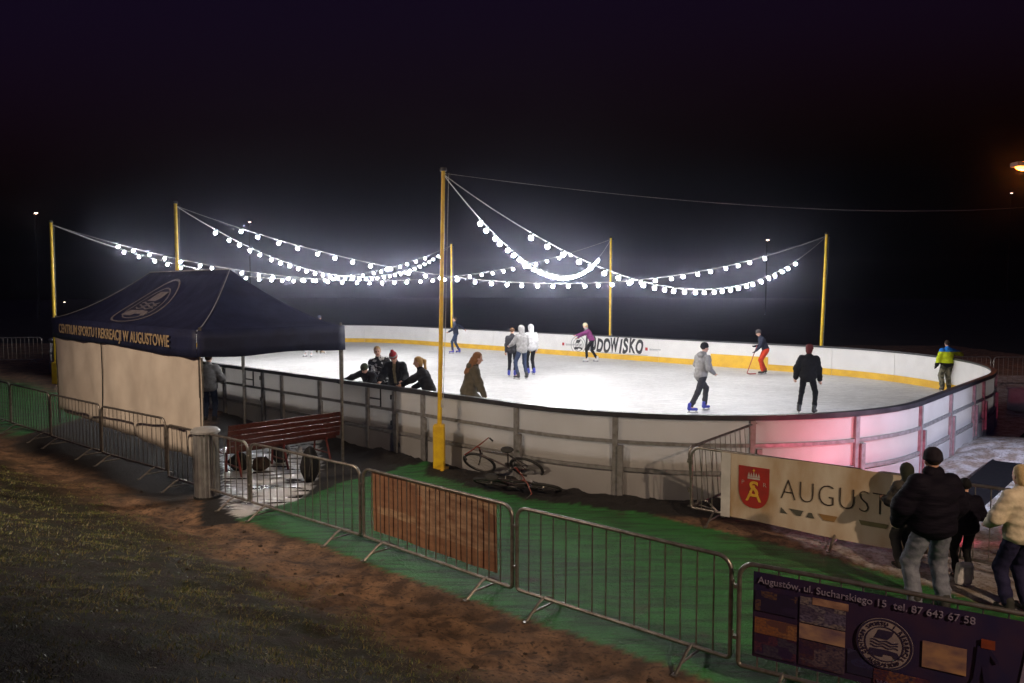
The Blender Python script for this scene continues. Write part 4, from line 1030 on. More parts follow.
def far_lamp(px, py, d, label, c, e, hs=(0.5, 0.3, .14)):
    v = at_d(px, py, d); street_lamp((v.x, v.y, -.2), v.z + .2 - .04, 0.0, label, c, e, 'distant lamps in the dark', hs)
far_lamp(35, 213, 95, 'distant white lamp high above the leftmost pole', (1, .62, .45), 22)
far_lamp(249, 222, 120, 'distant pinkish lamp just above the bulbs over the tent', (1, .55, .45), 18)
far_lamp(767, 240, 110, 'distant white lamp above the right end of the bulbs', (1, .7, .5), 22)
far_lamp(64, 302, 170, 'tiny distant lamp low beside the leftmost pole', (1, .8, .6), 12)
far_lamp(124, 303, 175, 'tiny distant lamp low behind the tent slope', (1, .8, .6), 10)
far_lamp(1011, 193, 130, 'tiny faint distant lamp left of the orange lamp', (1, .7, .6), 8)
# orange sodium lamp at the right edge of the photo
v = at_d(1024, 166, 34.0)
street_lamp((v.x + 1.7, v.y, 0), v.z - .04, -1.6, 'glowing orange sodium street lamp cut by the right edge', (1.0, 0.19, 0.012), 34, None, (0.9, 0.5, .2))
def lamp(kind, name, loc, energy, color, radius=0.15, target=None, size=None, blend=0.3):
    l = bpy.data.lights.new(name, kind); l.energy = energy; l.color = color; l.shadow_soft_size = radius
    o = bpy.data.objects.new(name, l); col.objects.link(o); o.location = loc
    if kind == 'SPOT':
        l.spot_size = R(size); l.spot_blend = blend
        o.rotation_euler = (Vector(target) - Vector(loc)).to_track_quat('-Z', 'Y').to_euler()
    return o
lamp('POINT', 'sodium_right', v + Vector((-.1, 0, -.25)), E_SODR, (1.0, 0.24, 0.03), 0.15)
# sodium lamp standing behind the camera on the left (out of the photo); it lights the bank, the tent wall and the banners
LK = Vector((-14, 5.5, 9))
zb = float(bank_h(np.array(tdist(LK.x, LK.y)))); zb = min(zb, 2.6)
street_lamp((LK.x - 1.2, LK.y, 0), LK.z + .1, 1.1, 'sodium street lamp on the bank left of the camera', (1.0, 0.5, 0.18), 60, None)
lamp('SPOT', 'sodium_left', LK + Vector((0, 0, -.15)), E_SODL, (1.0, 0.76, 0.54), 0.14, (-5.2, 14.0, 0.3), 78, 0.9)
LR = Vector((9, -3, 8.5))  # added fill lamp out of view, brightens the boards and the ground
street_lamp((LR.x + 1.2, LR.y, 0), LR.z + .1, -1.1, 'sodium street lamp behind the camera on the right', (1.0, 0.5, 0.18), 40, None)  # housing for the added fill lamp, no real street lamp
lamp('SPOT', 'fill_behind', LR + Vector((0, 0, -.15)), E_FILL, (1.0, 0.72, 0.48), 0.14, (1.0, 10.5, 0), 52, 0.9)
# unseen slab added as a blocker: it keeps the lamp off the strip before the tent
f = 0.5; pts = []  # slab corners projected back from the wanted shadow
for T_ in ((-12.3, 20.3, .45), (-5.0, 13.0, .6), (-6.6, 12.4, .18), (-10.2, 15.5, .18)):
    T_ = Vector(T_); q = LK + (T_ - LK) * f; pts.append(q)
sh_ = empty('light_blocker', (pts[0].x, pts[0].y, 2.4), 0, 'unseen flat slab on posts, added to shade the strip before the tent', 'light_blocker')
mb = MB(); zz = sum(p.z for p in pts) / 4
mb.prism([(p.x - pts[0].x, p.y - pts[0].y) for p in pts], lambda x, y, t: (x, y, zz - 2.4 + t + (0)), 0, 0.02); mb.build('roof', pm('blocker slab', (0.1, 0.07, 0.05), rough=.8), sh_)  # the blocking slab itself, no real roof
for p in (pts[0], pts[1]):
    mb = MB(); mb.box((p.x - pts[0].x, p.y - pts[0].y, (zz - 2.4) / 2), (.05, .05, zz - 2.4)); mb.build('post', pm('blocker post', (0.1, 0.07, 0.05), rough=.8), sh_)
# LED floodlights on the ground behind the cream banner
def flood(loc, tgt, name, label, c, e, size, blend, es):
    d = (Vector(tgt) - Vector(loc)); q = d.to_track_quat('-Y', 'Z').to_matrix()
    o = empty('floodlight', loc, 0, label, 'floodlight', 'small floodlights behind the banner')
    mb = MB(); mb.box((0, 0, 0), (.24, .07, .18), q, bev=.015); mb.build('housing', M['black_metal'], o)
    mb = MB(); mb.box(q @ Vector((0, -.037, 0)), (.2, .006, .14), q); mb.build('lens', emat('lit lens ' + name, c, es), o)
    mb = MB(); mb.tube([(-.1, 0, -.18), (-.14, 0, 0)], .012, 6); mb.tube([(.1, 0, -.18), (.14, 0, 0)], .012, 6); mb.tube([(-.12, 0, -.17), (.12, 0, -.17)], .012, 6); mb.tube([(0, 0, -.17), (0, 0, -loc[2])], .014, 6); mb.build('bracket', M['black_metal'], o)
    lamp('SPOT', name, Vector(loc) + d.normalized() * .1, e, c, .05, tgt, size, blend)
fp = pA + dA * 2.95 + Vector((dA.y * -.55, dA.x * .55, 0)) + Vector((0, 0, .2))
flood(fp, (7.9, 14.4, 1.3), 'flood_red', 'small red floodlight on the ground behind the cream banner', (1.0, 0.1, 0.2), E_RED, 140, 0.9, 3)
fw = Vector((11.8, 9.6, 4.2))
flood(fw, (7.9, 14.6, 0.1), 'flood_white', 'cold white floodlight on a thin mast beyond the right edge', (0.74, 0.78, 1.0), E_WHT, 62, 0.6, 3)

# ================================================================== haze
if HAZE > 0:
    mb = MB(); mb.box((0, 60, 8.5), (700, 700, 20)); hz = mb.build('haze', None or bpy.data.materials.new('damp night air'))
    m = hz.data.materials[0]; m.use_nodes = True; nt = m.node_tree
    for n in list(nt.nodes):
        if n.type == 'BSDF_PRINCIPLED': nt.nodes.remove(n)
    pv = nd(nt, 'ShaderNodeVolumePrincipled'); pv.inputs['Color'].default_value = (0.72, 0.74, 1.0, 1); pv.inputs['Density'].default_value = HAZE; pv.inputs['Anisotropy'].default_value = HAZE_G
    nt.links.new(pv.outputs[0], [n for n in nt.nodes if n.type == 'OUTPUT_MATERIAL'][0].inputs['Volume'])
    tag(hz, 'thin damp night haze round the rink', 'haze', kind='stuff')
# ================================================================== people
def surface_nets(D, org, h):
    sgn = D < 0
    nx, ny, nz = D.shape
    acc = np.zeros((nx - 1, ny - 1, nz - 1, 3)); cnt = np.zeros((nx - 1, ny - 1, nz - 1))
    def crossing(ax):
        sl0 = [slice(None)] * 3; sl1 = [slice(None)] * 3; sl0[ax] = slice(0, -1); sl1[ax] = slice(1, None)
        a, b = D[tuple(sl0)], D[tuple(sl1)]; x = (a < 0) != (b < 0)
        t = np.where(x, a / np.where(x, a - b, 1), 0); return x, t, a < 0
    quads = []
    for ax in range(3):
        x, t, neg = crossing(ax); o1, o2 = [(1, 2), (0, 2), (0, 1)][ax]
        for d1 in (0, 1):
            for d2 in (0, 1):
                sl = [slice(None)] * 3; sl[o1] = slice(d1, D.shape[o1] - 1 + d1); sl[o2] = slice(d2, D.shape[o2] - 1 + d2)
                xx = x[tuple(sl)]; tt = t[tuple(sl)]
                acc[..., ax] += np.where(xx, tt, 0); acc[..., o1] += np.where(xx, d1, 0); acc[..., o2] += np.where(xx, d2, 0); cnt += xx
        I = np.argwhere(x)
        m = (I[:, o1] > 0) & (I[:, o2] > 0) & (I[:, o1] < D.shape[o1] - 1) & (I[:, o2] < D.shape[o2] - 1); I = I[m]
        quads.append((I, ax, o1, o2, neg[tuple(I.T)]))
    act = cnt > 0; ids = -np.ones(act.shape, dtype=int); ids[act] = np.arange(act.sum())
    pos = np.argwhere(act) + acc[act] / cnt[act][:, None]
    V = pos * h + org; Fs = []
    for I, ax, o1, o2, neg in quads:
        if len(I) == 0: continue
        def c(d1, d2):
            J = I.copy(); J[:, o1] -= d1; J[:, o2] -= d2; return ids[tuple(J.T)]
        q = np.stack([c(1, 1), c(0, 1), c(0, 0), c(1, 0)], 1)
        flip = neg if ax != 1 else ~neg
        q[~flip] = q[~flip][:, ::-1]; Fs.append(q)
    return V, np.concatenate(Fs)
class Sdf:
    def __init__(s, h): s.h = h; s.pr = []; s.cut = []; s.M = 0.06
    def rc(s, a, b, ra, rb=None, k=0.03, sq=None): s.pr.append(('rc', np.array(a, float), np.array(b, float), ra, ra if rb is None else rb, k)); return s
    def el(s, c, r, rot=None, k=0.03): s.pr.append(('el', np.array(c, float), np.array(r, float), np.eye(3) if rot is None else np.array(rot, float), k)); return s
    def mesh(s):
        lo, hi = np.full(3, 1e9), np.full(3, -1e9)
        for p in s.pr:
            if p[0] == 'rc':
                lo = np.minimum(lo, np.minimum(p[1] - p[3], p[2] - p[4])); hi = np.maximum(hi, np.maximum(p[1] + p[3], p[2] + p[4]))
            else: lo = np.minimum(lo, p[1] - p[2].max()); hi = np.maximum(hi, p[1] + p[2].max())
        h = s.h; lo -= 3 * h; hi += 3 * h; n = np.ceil((hi - lo) / h).astype(int) + 1
        D = np.full(n, 10.0)
        ax = [lo[i] + h * np.arange(n[i]) for i in range(3)]
        for p in s.pr:
            k = p[-1]; mg = k * 1.2 + 2.5 * h
            if p[0] == 'rc': l2 = np.minimum(p[1] - p[3], p[2] - p[4]) - mg; h2 = np.maximum(p[1] + p[3], p[2] + p[4]) + mg
            else: l2 = p[1] - p[2].max() - mg; h2 = p[1] + p[2].max() + mg
            i0 = np.maximum(0, np.floor((l2 - lo) / h).astype(int)); i1 = np.minimum(n, np.ceil((h2 - lo) / h).astype(int) + 1)
            G = np.stack(np.meshgrid(*[ax[i][i0[i]:i1[i]] for i in range(3)], indexing='ij'), -1)
            if p[0] == 'rc':
                ab = p[2] - p[1]; L2 = max(ab @ ab, 1e-9); t = np.clip(((G - p[1]) @ ab) / L2, 0, 1)
                d = np.linalg.norm(G - p[1] - t[..., None] * ab, axis=-1) - (p[3] + (p[4] - p[3]) * t)
            else:
                q = (G - p[1]) @ p[3]; k0 = np.linalg.norm(q / p[2], axis=-1); k1 = np.linalg.norm(q / p[2] ** 2, axis=-1)
                d = k0 * (k0 - 1) / np.maximum(k1, 1e-6)
            sl = tuple(slice(i0[i], i1[i]) for i in range(3)); B = D[sl]
            hh = np.clip(0.5 + 0.5 * (B - d) / k, 0, 1); D[sl] = B * (1 - hh) + d * hh - k * hh * (1 - hh)
        if s.cut:
            G = np.stack(np.meshgrid(*ax, indexing='ij'), -1)
            for f in s.cut: D = np.maximum(D, f(G))
        D[0] = D[-1] = 1; D[:, 0] = D[:, -1] = 1; D[:, :, 0] = D[:, :, -1] = 1
        return surface_nets(D, lo, h)
def rx(a): c, s = math.cos(a), math.sin(a); return np.array([[1, 0, 0], [0, c, -s], [0, s, c]])
def ry(a): c, s = math.cos(a), math.sin(a); return np.array([[c, 0, s], [0, 1, 0], [-s, 0, c]])
def rz_(a): c, s = math.cos(a), math.sin(a); return np.array([[c, -s, 0], [s, c, 0], [0, 0, 1]])
def ik(a, c, l1, l2, pole):
    a, c, pole = np.array(a, float), np.array(c, float), np.array(pole, float); d = c - a; L = np.linalg.norm(d)
    if L > (l1 + l2) * 0.998: c = a + d / L * (l1 + l2) * 0.998; d = c - a; L = np.linalg.norm(d)
    u = d / L; x = (l1 * l1 - l2 * l2 + L * L) / (2 * L); hh = math.sqrt(max(0, l1 * l1 - x * x))
    p = pole - u * (pole @ u); p /= max(np.linalg.norm(p), 1e-6)
    return a + u * x + p * hh, c
def person(loc, yaw, H, label, pose, wear, group=None, h=0.017):
    """pose and wear in units of a 1.75 m figure facing +y; x is the figure's right"""
    s = H / 1.75
    lean, side, twist = R(pose.get('lean', 0)), R(pose.get('side', 0)), R(pose.get('twist', 0))
    Rt = rz_(twist) @ rx(-lean) @ ry(side)
    hip = np.array([0, 0, 0.93]) + np.array(pose.get('hip', (0, 0, 0)))
    T = lambda x, y, z: hip + Rt @ np.array([x, y, z])
    neck = T(0, 0, 0.55); Rh = Rt @ rx(lean * 0.6) @ rz_(R(pose.get('hyaw', 0))) @ rx(-R(pose.get('hpitch', 0)))
    hc = neck + Rh @ np.array([0, 0.02, 0.145])
    Hd = lambda x, y, z: hc + Rh @ np.array([x, y, z])
    feet = pose.get('feet', [(-0.11, 0, 0.09, 0), (0.11, 0, 0.09, 0)]); hands = pose.get('hands', [(-0.24, 0.06, 0.78), (0.24, 0.06, 0.78)])
    epole = pose.get('epole', [(-0.5, -1, -0.2), (0.5, -1, -0.2)])
    wbase = wear.get('bulk', 0.0)
    J = {}
    for i, sg in ((0, -1), (1, 1)):
        hj = hip + rz_(twist * .3) @ np.array([sg * 0.095, 0, -0.03]); sj = T(sg * 0.172, -0.01, 0.445)
        fz = rz_(R(feet[i][3])); an = np.array(feet[i][:3])
        kn, an = ik(hj, an, 0.43, 0.43, fz @ np.array([0.0, 1, 0.1])); eb, wr = ik(sj, hands[i], 0.285, 0.255, epole[i])
        J[i] = dict(hip=hj, knee=kn, ank=an, sh=sj, elb=eb, wr=wr, fz=fz, sg=sg)
    skin, eye, lip = M['skin'], M['eye'], M['lip']
    # ---- body: one continuous surface
    B = Sdf(h)
    B.el(T(0, 0, .36), (.15, .1, .17), Rt).el(T(0, 0, .15), (.13, .09, .16), Rt).el(hip, (.15, .1, .11), Rt)
    B.rc(T(0, -.005, .46), neck + Rh @ np.array([0, .01, .06]), .055, .05)
    B.el(Hd(0, -.005, .03), (.074, .092, .09), Rh).el(Hd(0, .025, -.045), (.056, .062, .072), Rh, k=.04)
    B.rc(Hd(0, .09, .0), Hd(0, .108, -.028), .01, .015, k=.012)
    for sg in (-1, 1): B.el(Hd(sg * .076, -.005, -.012), (.013, .024, .032), Rh, k=.008)
    for i in (0, 1):
        j = J[i]
        B.rc(T(j['sg'] * .08, 0, .44), j['sh'], .055, .05).rc(j['sh'], j['elb'], .05, .038).rc(j['elb'], j['wr'], .038, .027)
        B.rc(j['hip'], j['knee'], .078, .052).rc(j['knee'], j['ank'], .052, .036)
        B.rc(j['ank'], j['ank'] + j['fz'] @ np.array([0, .12, -.05]), .035, .028).rc(j['ank'], j['ank'] + j['fz'] @ np.array([0, -.04, -.045]), .035, .03)
        fd = j['wr'] - j['elb']; fd /= np.linalg.norm(fd); B.rc(j['wr'], j['wr'] + fd * .075, .027, .034, k=.015)
    V, Fq = B.mesh()
    # fingers, rooted in the palm
    mb = MB(); gl = []
    for i in (0, 1):
        j = J[i]; fd = Vector(j['wr'] - j['elb']).normalized(); sd = fd.cross(Vector((0, 1, 0.2)))
        if sd.length < .2: sd = fd.cross(Vector((1, 0, 0)))
        sd.normalize(); pn_ = fd.cross(sd); w_ = Vector(j['wr'])
        if pn_.y < 0: pn_ = -pn_
        curl = pose.get('curl', 0.5)
        for q, ln in zip((-1.5, -.5, .5, 1.5), (.068, .08, .076, .058)):
            b0 = w_ + fd * .06 + sd * q * .016; k1 = b0 + (fd * math.cos(curl * .6) + pn_ * math.sin(curl * .6)) * ln * .55; k2 = k1 + (fd * math.cos(curl * 1.6) + pn_ * math.sin(curl * 1.6)) * ln * .6
            mb.tube([b0, k1, k2], [.0105, .0095, .007], 6)
        b0 = w_ + fd * .02 - sd * .02; mb.tube([b0, b0 - sd * .028 + fd * .028 + pn_ * .01, b0 - sd * .03 + fd * .058 + pn_ * .022], [.012, .011, .008], 6)
    nV = len(V)
    hl = (V - hc) @ Rh
    fm_ = []
    cen = V[Fq].mean(1); lc = (cen - hc) @ Rh
    eyeL = np.linalg.norm((lc - np.array([.031, .088, .005])) * np.array([1, .5, 1.3]), axis=1) < .0155; eyeR = np.linalg.norm((lc - np.array([-.031, .088, .005])) * np.array([1, .5, 1.3]), axis=1) < .0155
    mo = (np.abs(lc[:, 0]) < .024) & (np.abs(lc[:, 2] + .066) < .009) & (lc[:, 1] > .05)
    mi = np.where(eyeL | eyeR, 1, np.where(mo, 2, 0))
    me = bpy.data.meshes.new('person')
    allV = np.concatenate([V, np.array(mb.v)]) * s; fs = Fq.tolist() + [[a + nV for a in f] for f in mb.f]
    me.from_pydata(allV.tolist(), [], fs)
    hand_mat = wear.get('gloves', skin)
    for mm in (skin, eye, lip, hand_mat): me.materials.append(mm)
    wrs = np.array([J[0]['wr'], J[1]['wr']]); near = np.minimum(np.linalg.norm(cen - wrs[0], axis=1), np.linalg.norm(cen - wrs[1], axis=1)) < .11
    mi = np.where(near, 3, mi)
    me.polygons.foreach_set('material_index', np.concatenate([mi, np.full(len(mb.f), 3)]).astype(np.int32))
    me.polygons.foreach_set('use_smooth', np.ones(len(fs), dtype=bool)); me.update()
    o = bpy.data.objects.new('person', me); col.objects.link(o); o.location = loc; o.rotation_euler = (0, 0, R(yaw))
    tag(o, label, 'person', group)
    def part(name, S, mats, mif=None):
        V, Fq = S.mesh(); m_ = None
        if mif is not None: m_ = mif(V[Fq].mean(1))
        if name in ('trousers', 'jacket', 'coat'):      # creases
            x, y, z = V.T; am = .0045 if name == 'trousers' else .006
            V = V + am * np.stack([np.sin(47 * z + 11 * x + 5 * y + 1.3) * np.sin(13 * z + 17 * x), np.sin(53 * z - 14 * x + 9 * y) * np.sin(11 * z - 19 * y + 2), .5 * np.sin(31 * x + 23 * y + 17 * z)], 1)
        return npmesh(name, V * s, Fq, mats, o, True, m_)
    # ---- trousers
    tw = wear.get('leg_w', 0.0); S = Sdf(h)
    S.el(hip + Rt @ np.array([0, 0, .03]), (.165 + wbase * .4, .115 + wbase * .4, .12), Rt)
    for i in (0, 1):
        j = J[i]; lo_ = j['ank'] + (j['knee'] - j['ank']) * .08
        S.rc(j['hip'], j['knee'], .092 + tw * .6, .066 + tw, k=.04).rc(j['knee'], lo_, .066 + tw, .052 + tw, k=.03)
        m_ = (j['knee'] * .35 + j['ank'] * .65); S.el(m_ + np.array([.0, -.01, -.02]), (.06 + tw, .058 + tw, .05), k=.03)
    tr = part('trousers', S, wear['trousers'] if isinstance(wear['trousers'], list) else [wear['trousers']], wear.get('trouser_mi'))
    # ---- jacket
    bk = .018 + wbase; S = Sdf(h); hem = wear.get('hem', .02)
    S.el(T(0, 0, .35), (.165 + bk, .118 + bk, .19), Rt).el(T(0, .005, .17), (.155 + bk * 1.2, .11 + bk * 1.2, .2), Rt, k=.06).el(T(0, 0, .0), (.165 + bk, .115 + bk, .15), Rt, k=.06)
    S.rc(T(0, -.01, .47), T(0, .0, .56), .085, .066 + wear.get('collar', 0) * .3)
    if wear.get('coat'):
        e = -wear['coat']
        for sg in (-1, 1): S.rc(T(sg * .07, 0, .0), hip + (J[0 if sg < 0 else 1]['knee'] - hip) * .6 * (wear['coat'] / .4) + np.array([sg * .03, -.02, .0]), .13, .17 + wear.get('flare', 0), k=.08)
    for i in (0, 1):
        j = J[i]; wr = j['wr'] + (j['elb'] - j['wr']) * wear.get('sleeve', .06)
        S.rc(T(j['sg'] * .07, 0, .455), j['sh'], .075 + bk * .3, .058 + bk * .55, k=.05).rc(j['sh'], j['elb'], .066 + bk * .6, .052 + bk * .7, k=.03).rc(j['elb'], wr, .052 + bk * .7, .04 + bk * .5, k=.03)
        m_ = j['elb'] * .9 + j['sh'] * .1; S.el(m_, (.06 + bk * .6,) * 3, k=.03)
    hem_z = wear.get('coat', 0) and -wear['coat'] - .05 or -hem - .06
    S.cut.append(lambda G: (hem_z - ((G - hip) @ Rt)[..., 2]) * .9 if not wear.get('coat') else (hip[2] + hem_z - G[..., 2]))
    if wear.get('open'):
        S.cut.append(lambda G: -np.maximum(np.abs(((G - hip) @ Rt)[..., 0]) - .035, -((G - hip) @ Rt)[..., 1] + .02))
    jk = part('coat' if wear.get('coat') else 'jacket', S, wear['jacket'] if isinstance(wear['jacket'], list) else [wear['jacket']], (lambda c: wear['jacket_mi']((c - hip) @ Rt)) if wear.get('jacket_mi') else None)
    if wear.get('open'):
        S = Sdf(h); S.el(T(0, .01, .34), (.15, .115, .2), Rt).el(T(0, .01, .1), (.15, .118, .2), Rt); part('jumper', S, [wear['open']])
    if wear.get('hood'):
        S = Sdf(h)
        if wear['hood_up']:
            S.el(Hd(0, -.02, .02), (.105, .118, .125), Rh).rc(T(0, -.03, .5), Hd(0, -.04, -.06), .1, .09, k=.05)
            S.cut.append(lambda G: np.minimum(.075 - 0 * G[..., 0], 1) * 0 + (((G - hc) @ Rh)[..., 1] - .07))
            S.cut.append(lambda G: -(np.linalg.norm(((G - hc) @ Rh - np.array([0, .07, -.01])) * np.array([1, .8, .8]), axis=-1) - .07))
        else:
            S.el(T(0, -.095 - bk * .6, .50), (.115, .06, .075), Rt).rc(T(-.09, -.03, .53), T(0, -.085, .55), .035, .045).rc(T(.09, -.03, .53), T(0, -.085, .55), .035, .045)
        part('hood', S, [wear['hood']])
    if wear.get('scarf'):
        S = Sdf(h); S.rc(neck + Rh @ np.array([-.04, 0, .02]), neck + Rh @ np.array([.04, .01, .02]), .075, .075).el(T(0, .05, .5), (.1, .08, .07), Rt); part('scarf', S, [wear['scarf']])
    # ---- head: hair and hat
    hd = wear.get('hair'); hs = wear.get('hair_style', 'short')
    if hd is not None:
        S = Sdf(h * .8)
        S.el(Hd(0, -.018, .04), (.086, .1, .095), Rh)
        if hs in ('long', 'ponytail', 'bob'): S.el(Hd(0, -.045, -.03), (.084, .075, .1), Rh)
        S.cut.append(lambda G: np.minimum(((G - hc) @ Rh)[..., 1] - .035, .07 - ((G - hc) @ Rh)[..., 2]))
        S.cut.append(lambda G: (-.07 if hs == 'short' else -.16) - ((G - hc) @ Rh)[..., 2])
        part('hair', S, [hd])
        if hs == 'long':
            S = Sdf(h); S.rc(Hd(0, -.07, -.04), T(0.02, -.12 - bk * .5, .36), .08, .055); S.rc(Hd(.05, -.04, -.06), T(.1, -.1 - bk * .5, .38), .04, .03); S.rc(Hd(-.05, -.04, -.06), T(-.09, -.1 - bk * .5, .38), .04, .03); part('loose_hair', S, [hd])
        if hs == 'ponytail':
            S = Sdf(h * .8); b_ = Hd(0, -.1, .05); m_ = Hd(0, -.16, .0); S.el(b_, (.03, .03, .03)); S.rc(b_, m_, .028, .034).rc(m_, m_ + np.array([0, -.01, -.18]), .034, .03).rc(m_ + np.array([0, -.01, -.18]), m_ + np.array([0, .0, -.3]), .03, .012); part('ponytail', S, [hd])
    if wear.get('hat') is not None:
        S = Sdf(h * .8); S.el(Hd(0, -.012, .052), (.093, .108, .1), Rh)
        if wear.get('cap'): S.el(Hd(0, .12, .04), (.065, .07, .014), Rh, k=.015)
        else: S.el(Hd(0, -.01, .02), (.096, .111, .04), Rh, k=.02)
        S.cut.append(lambda G: np.maximum(-(((G - hc) @ Rh)[..., 2] - .0 - .25 * ((G - hc) @ Rh)[..., 1]), -.3))
        hm = wear['hat'] if isinstance(wear['hat'], list) else [wear['hat']]
        ht = part('hat', S, hm, (lambda c: wear['hat_mi']((c - hc) @ Rh)) if wear.get('hat_mi') else None)
        if wear.get('bobble') is not None:
            S = Sdf(h * .8); S.el(Hd(0, -.02, .175), (.042, .042, .04)); bo = part('bobble', S, [wear['bobble']]); bo.parent = ht
    # ---- footwear
    for i in (0, 1):
        j = J[i]; a = j['ank']; fz = j['fz']; S = Sdf(h * .8)
        S.rc(a + fz @ np.array([0, -.015, .06]), a + fz @ np.array([0, -.02, -.03]), .053, .052).rc(a + fz @ np.array([0, -.03, -.042]), a + fz @ np.array([0, .15, -.055]), .045, .036, k=.03)
        zc = a[2] - .088; S.cut.append(lambda G, zc=zc: zc - G[..., 2])
        if wear.get('skates') is not None:
            sk = part('skate', S, [wear['skates']])
            mb = MB(); c0 = a + fz @ np.array([0, .06, 0]); Rz = Matrix(fz.tolist())
            mb.box(Vector((c0[0], c0[1], zc - .045)) * s, (.005 * s, .27 * s, .03 * s), Rz)
            for y in (-.09, .085): q = c0 + fz @ np.array([0, y, 0]); mb.box(Vector((q[0], q[1], zc - .018)) * s, (.03 * s, .05 * s, .04 * s), Rz)
            mb.build('blade', M['blade'], sk)
        else: part('shoe', S, [wear.get('shoes', M['rubber'])])
    o['_J'] = 0; del o['_J']
    return o
SK = 0.06                       # blade height: a skater's figure stands this much above the ice
def on_ice(px, py, dz=0.0): v = at(px, py, ICE); v.z = ICE + SK + dz; return v
navy = cloth('navy knit', (0.02, 0.024, 0.045)); denim = cloth('dark denim', (0.03, 0.045, 0.09)); blackc = cloth('black cloth', (0.006, 0.006, 0.007)); charcoal = cloth('charcoal cloth', (0.035, 0.035, 0.04))
greyc = cloth('grey marl fleece', (0.3, 0.295, 0.29), (0.22, 0.215, 0.21)); whitec = cloth('white padded cloth', (0.55, 0.55, 0.56)); plum = cloth('plum fleece', (0.23, 0.045, 0.17)); red_or = cloth('orange red ski cloth', (0.55, 0.05, 0.02)); redk = cloth('red knit', (0.4, 0.03, 0.04))
lime = cloth('lime ski cloth', (0.62, 0.74, 0.02)); blue = cloth('bright blue ski cloth', (0.02, 0.22, 0.7)); camo = cloth('camouflage cloth', (0.18, 0.17, 0.12), (0.05, 0.05, 0.035), scale=9, lo=.45, hi=.55)
olive = cloth('olive brown wool', (0.095, 0.085, 0.06)); cream_k = cloth('cream knit', (0.66, 0.58, 0.44), (0.55, 0.47, 0.35)); maroon = cloth('maroon knit', (0.11, 0.02, 0.018)); green_k = cloth('dark green knit', (0.045, 0.06, 0.035)); pattern = cloth('black and white print', (0.02, 0.02, 0.022), (0.5, 0.5, 0.5), scale=11, lo=.56, hi=.6)
blond = cloth('blond hair', (0.5, 0.34, 0.15), (0.36, 0.23, 0.09), scale=30); brownh = cloth('brown hair', (0.13, 0.065, 0.03), scale=30); darkh = cloth('dark hair', (0.035, 0.022, 0.015), scale=30); ginger = cloth('light brown hair', (0.24, 0.12, 0.055), scale=30)
blue_b = pm('blue plastic boot', (0.035, 0.05, 0.42), (0.03, 0.04, 0.3), rough=.35); white_b = pm('white leather boot', (0.7, 0.7, 0.72), rough=.4); black_b = pm('black leather boot', (0.02, 0.02, 0.02), rough=.4)
puff = pm('dark padded nylon', (0.006, 0.004, 0.011), (0.004, 0.003, 0.008), rough=.8, spec=.15, scale=5, bump=.5, bscale=5, stretch=(1, 1, 4), bdist=.05); ljean = cloth('light washed denim', (0.2, 0.215, 0.27), (0.12, 0.13, 0.18)); navyt = cloth('navy trousers', (0.02, 0.018, 0.06))
G_SK = 'skaters on the ice'; G_BD = 'teenagers at the near boards'; G_SP = 'onlookers by the barriers'
# skaters ------------------------------------------------------------
person(on_ice(456, 353.5), 95, 1.70, 'skater in navy top and jeans with blue skates, arms held out', dict(lean=4, feet=[(-.13, .17, .09, 10), (.12, -.16, .09, -20)], hands=[(-.32, .36, 1.02), (.3, -.42, 1.12)], hyaw=-15), dict(jacket=navy, trousers=denim, skates=blue_b, hair=darkh, hem=.03), G_SK, .02)
person(on_ice(512, 377), -8, 1.68, 'bare-headed boy in dark clothes and blue skates seen from behind', dict(lean=2), dict(jacket=charcoal, trousers=blackc, skates=blue_b, hair=brownh, hem=.05), G_SK, .02)
person(on_ice(522, 379.5), 35, 1.80, 'skater in grey hoodie with hood up holding the boy', dict(lean=4, feet=[(-.12, .06, .09, 20), (.13, -.08, .09, -20)], hands=[(-.2, .42, 1.05), (.22, .3, 1.0)]), dict(jacket=greyc, trousers=denim, skates=black_b, hood=greyc, hood_up=True, hair=darkh, hem=.05, bulk=.015), G_SK, .02)
person(on_ice(531, 375), 20, 1.76, 'skater in long white jacket half behind the grey hoodie', dict(lean=2, hands=[(-.25, .25, 1.0), (.25, .1, .85)]), dict(jacket=whitec, trousers=blackc, skates=blue_b, hood=whitec, hood_up=True, hair=darkh, hem=.2, bulk=.025), G_SK, .02)
person(on_ice(591, 362), 84, 1.68, 'woman in plum jacket and cream hat pushing forward on white skates', dict(lean=26, hip=(0, -.04, -.03), feet=[(-.12, .18, .09, 5), (.12, -.26, .09, -25)], hands=[(-.18, .78, 1.08), (.16, .62, .98)], hpitch=8), dict(jacket=plum, trousers=blackc, skates=white_b, hat=cloth('cream knit hat', (0.7, 0.64, 0.42)), hair=blond, hair_style='bob', scarf=greyc, hem=-.02), G_SK, .02)
person(on_ice(700, 411.5), -58, 1.74, 'skater in grey hoodie and black beanie striding right near the boards', dict(lean=10, hip=(0, 0, -.06), feet=[(-.06, .22, .09, 0), (.1, -.44, .10, -40)], hands=[(-.3, .42, 1.05), (.26, .2, .93)], hyaw=-14), dict(jacket=greyc, trousers=charcoal, skates=blue_b, hat=blackc, hair=darkh, hood=greyc, hood_up=False, hem=.08, bulk=.012, leg_w=.008), G_SK)
pr = person(on_ice(764, 374.5), 88, 1.64, 'person in bright orange-red trousers and navy top bent over a hockey stick', dict(lean=24, hip=(0, -.05, -.02), feet=[(-.1, .08, .09, 5), (.1, -.06, .09, -20)], hands=[(-.1, .36, .86), (.06, .33, 1.02)], hpitch=12), dict(jacket=navy, trousers=red_or, skates=black_b, hair=brownh, hem=-.02, leg_w=.02, gloves=blackc, hat=cloth('dark striped hat', (0.06, 0.05, 0.05))), G_SK, .02)
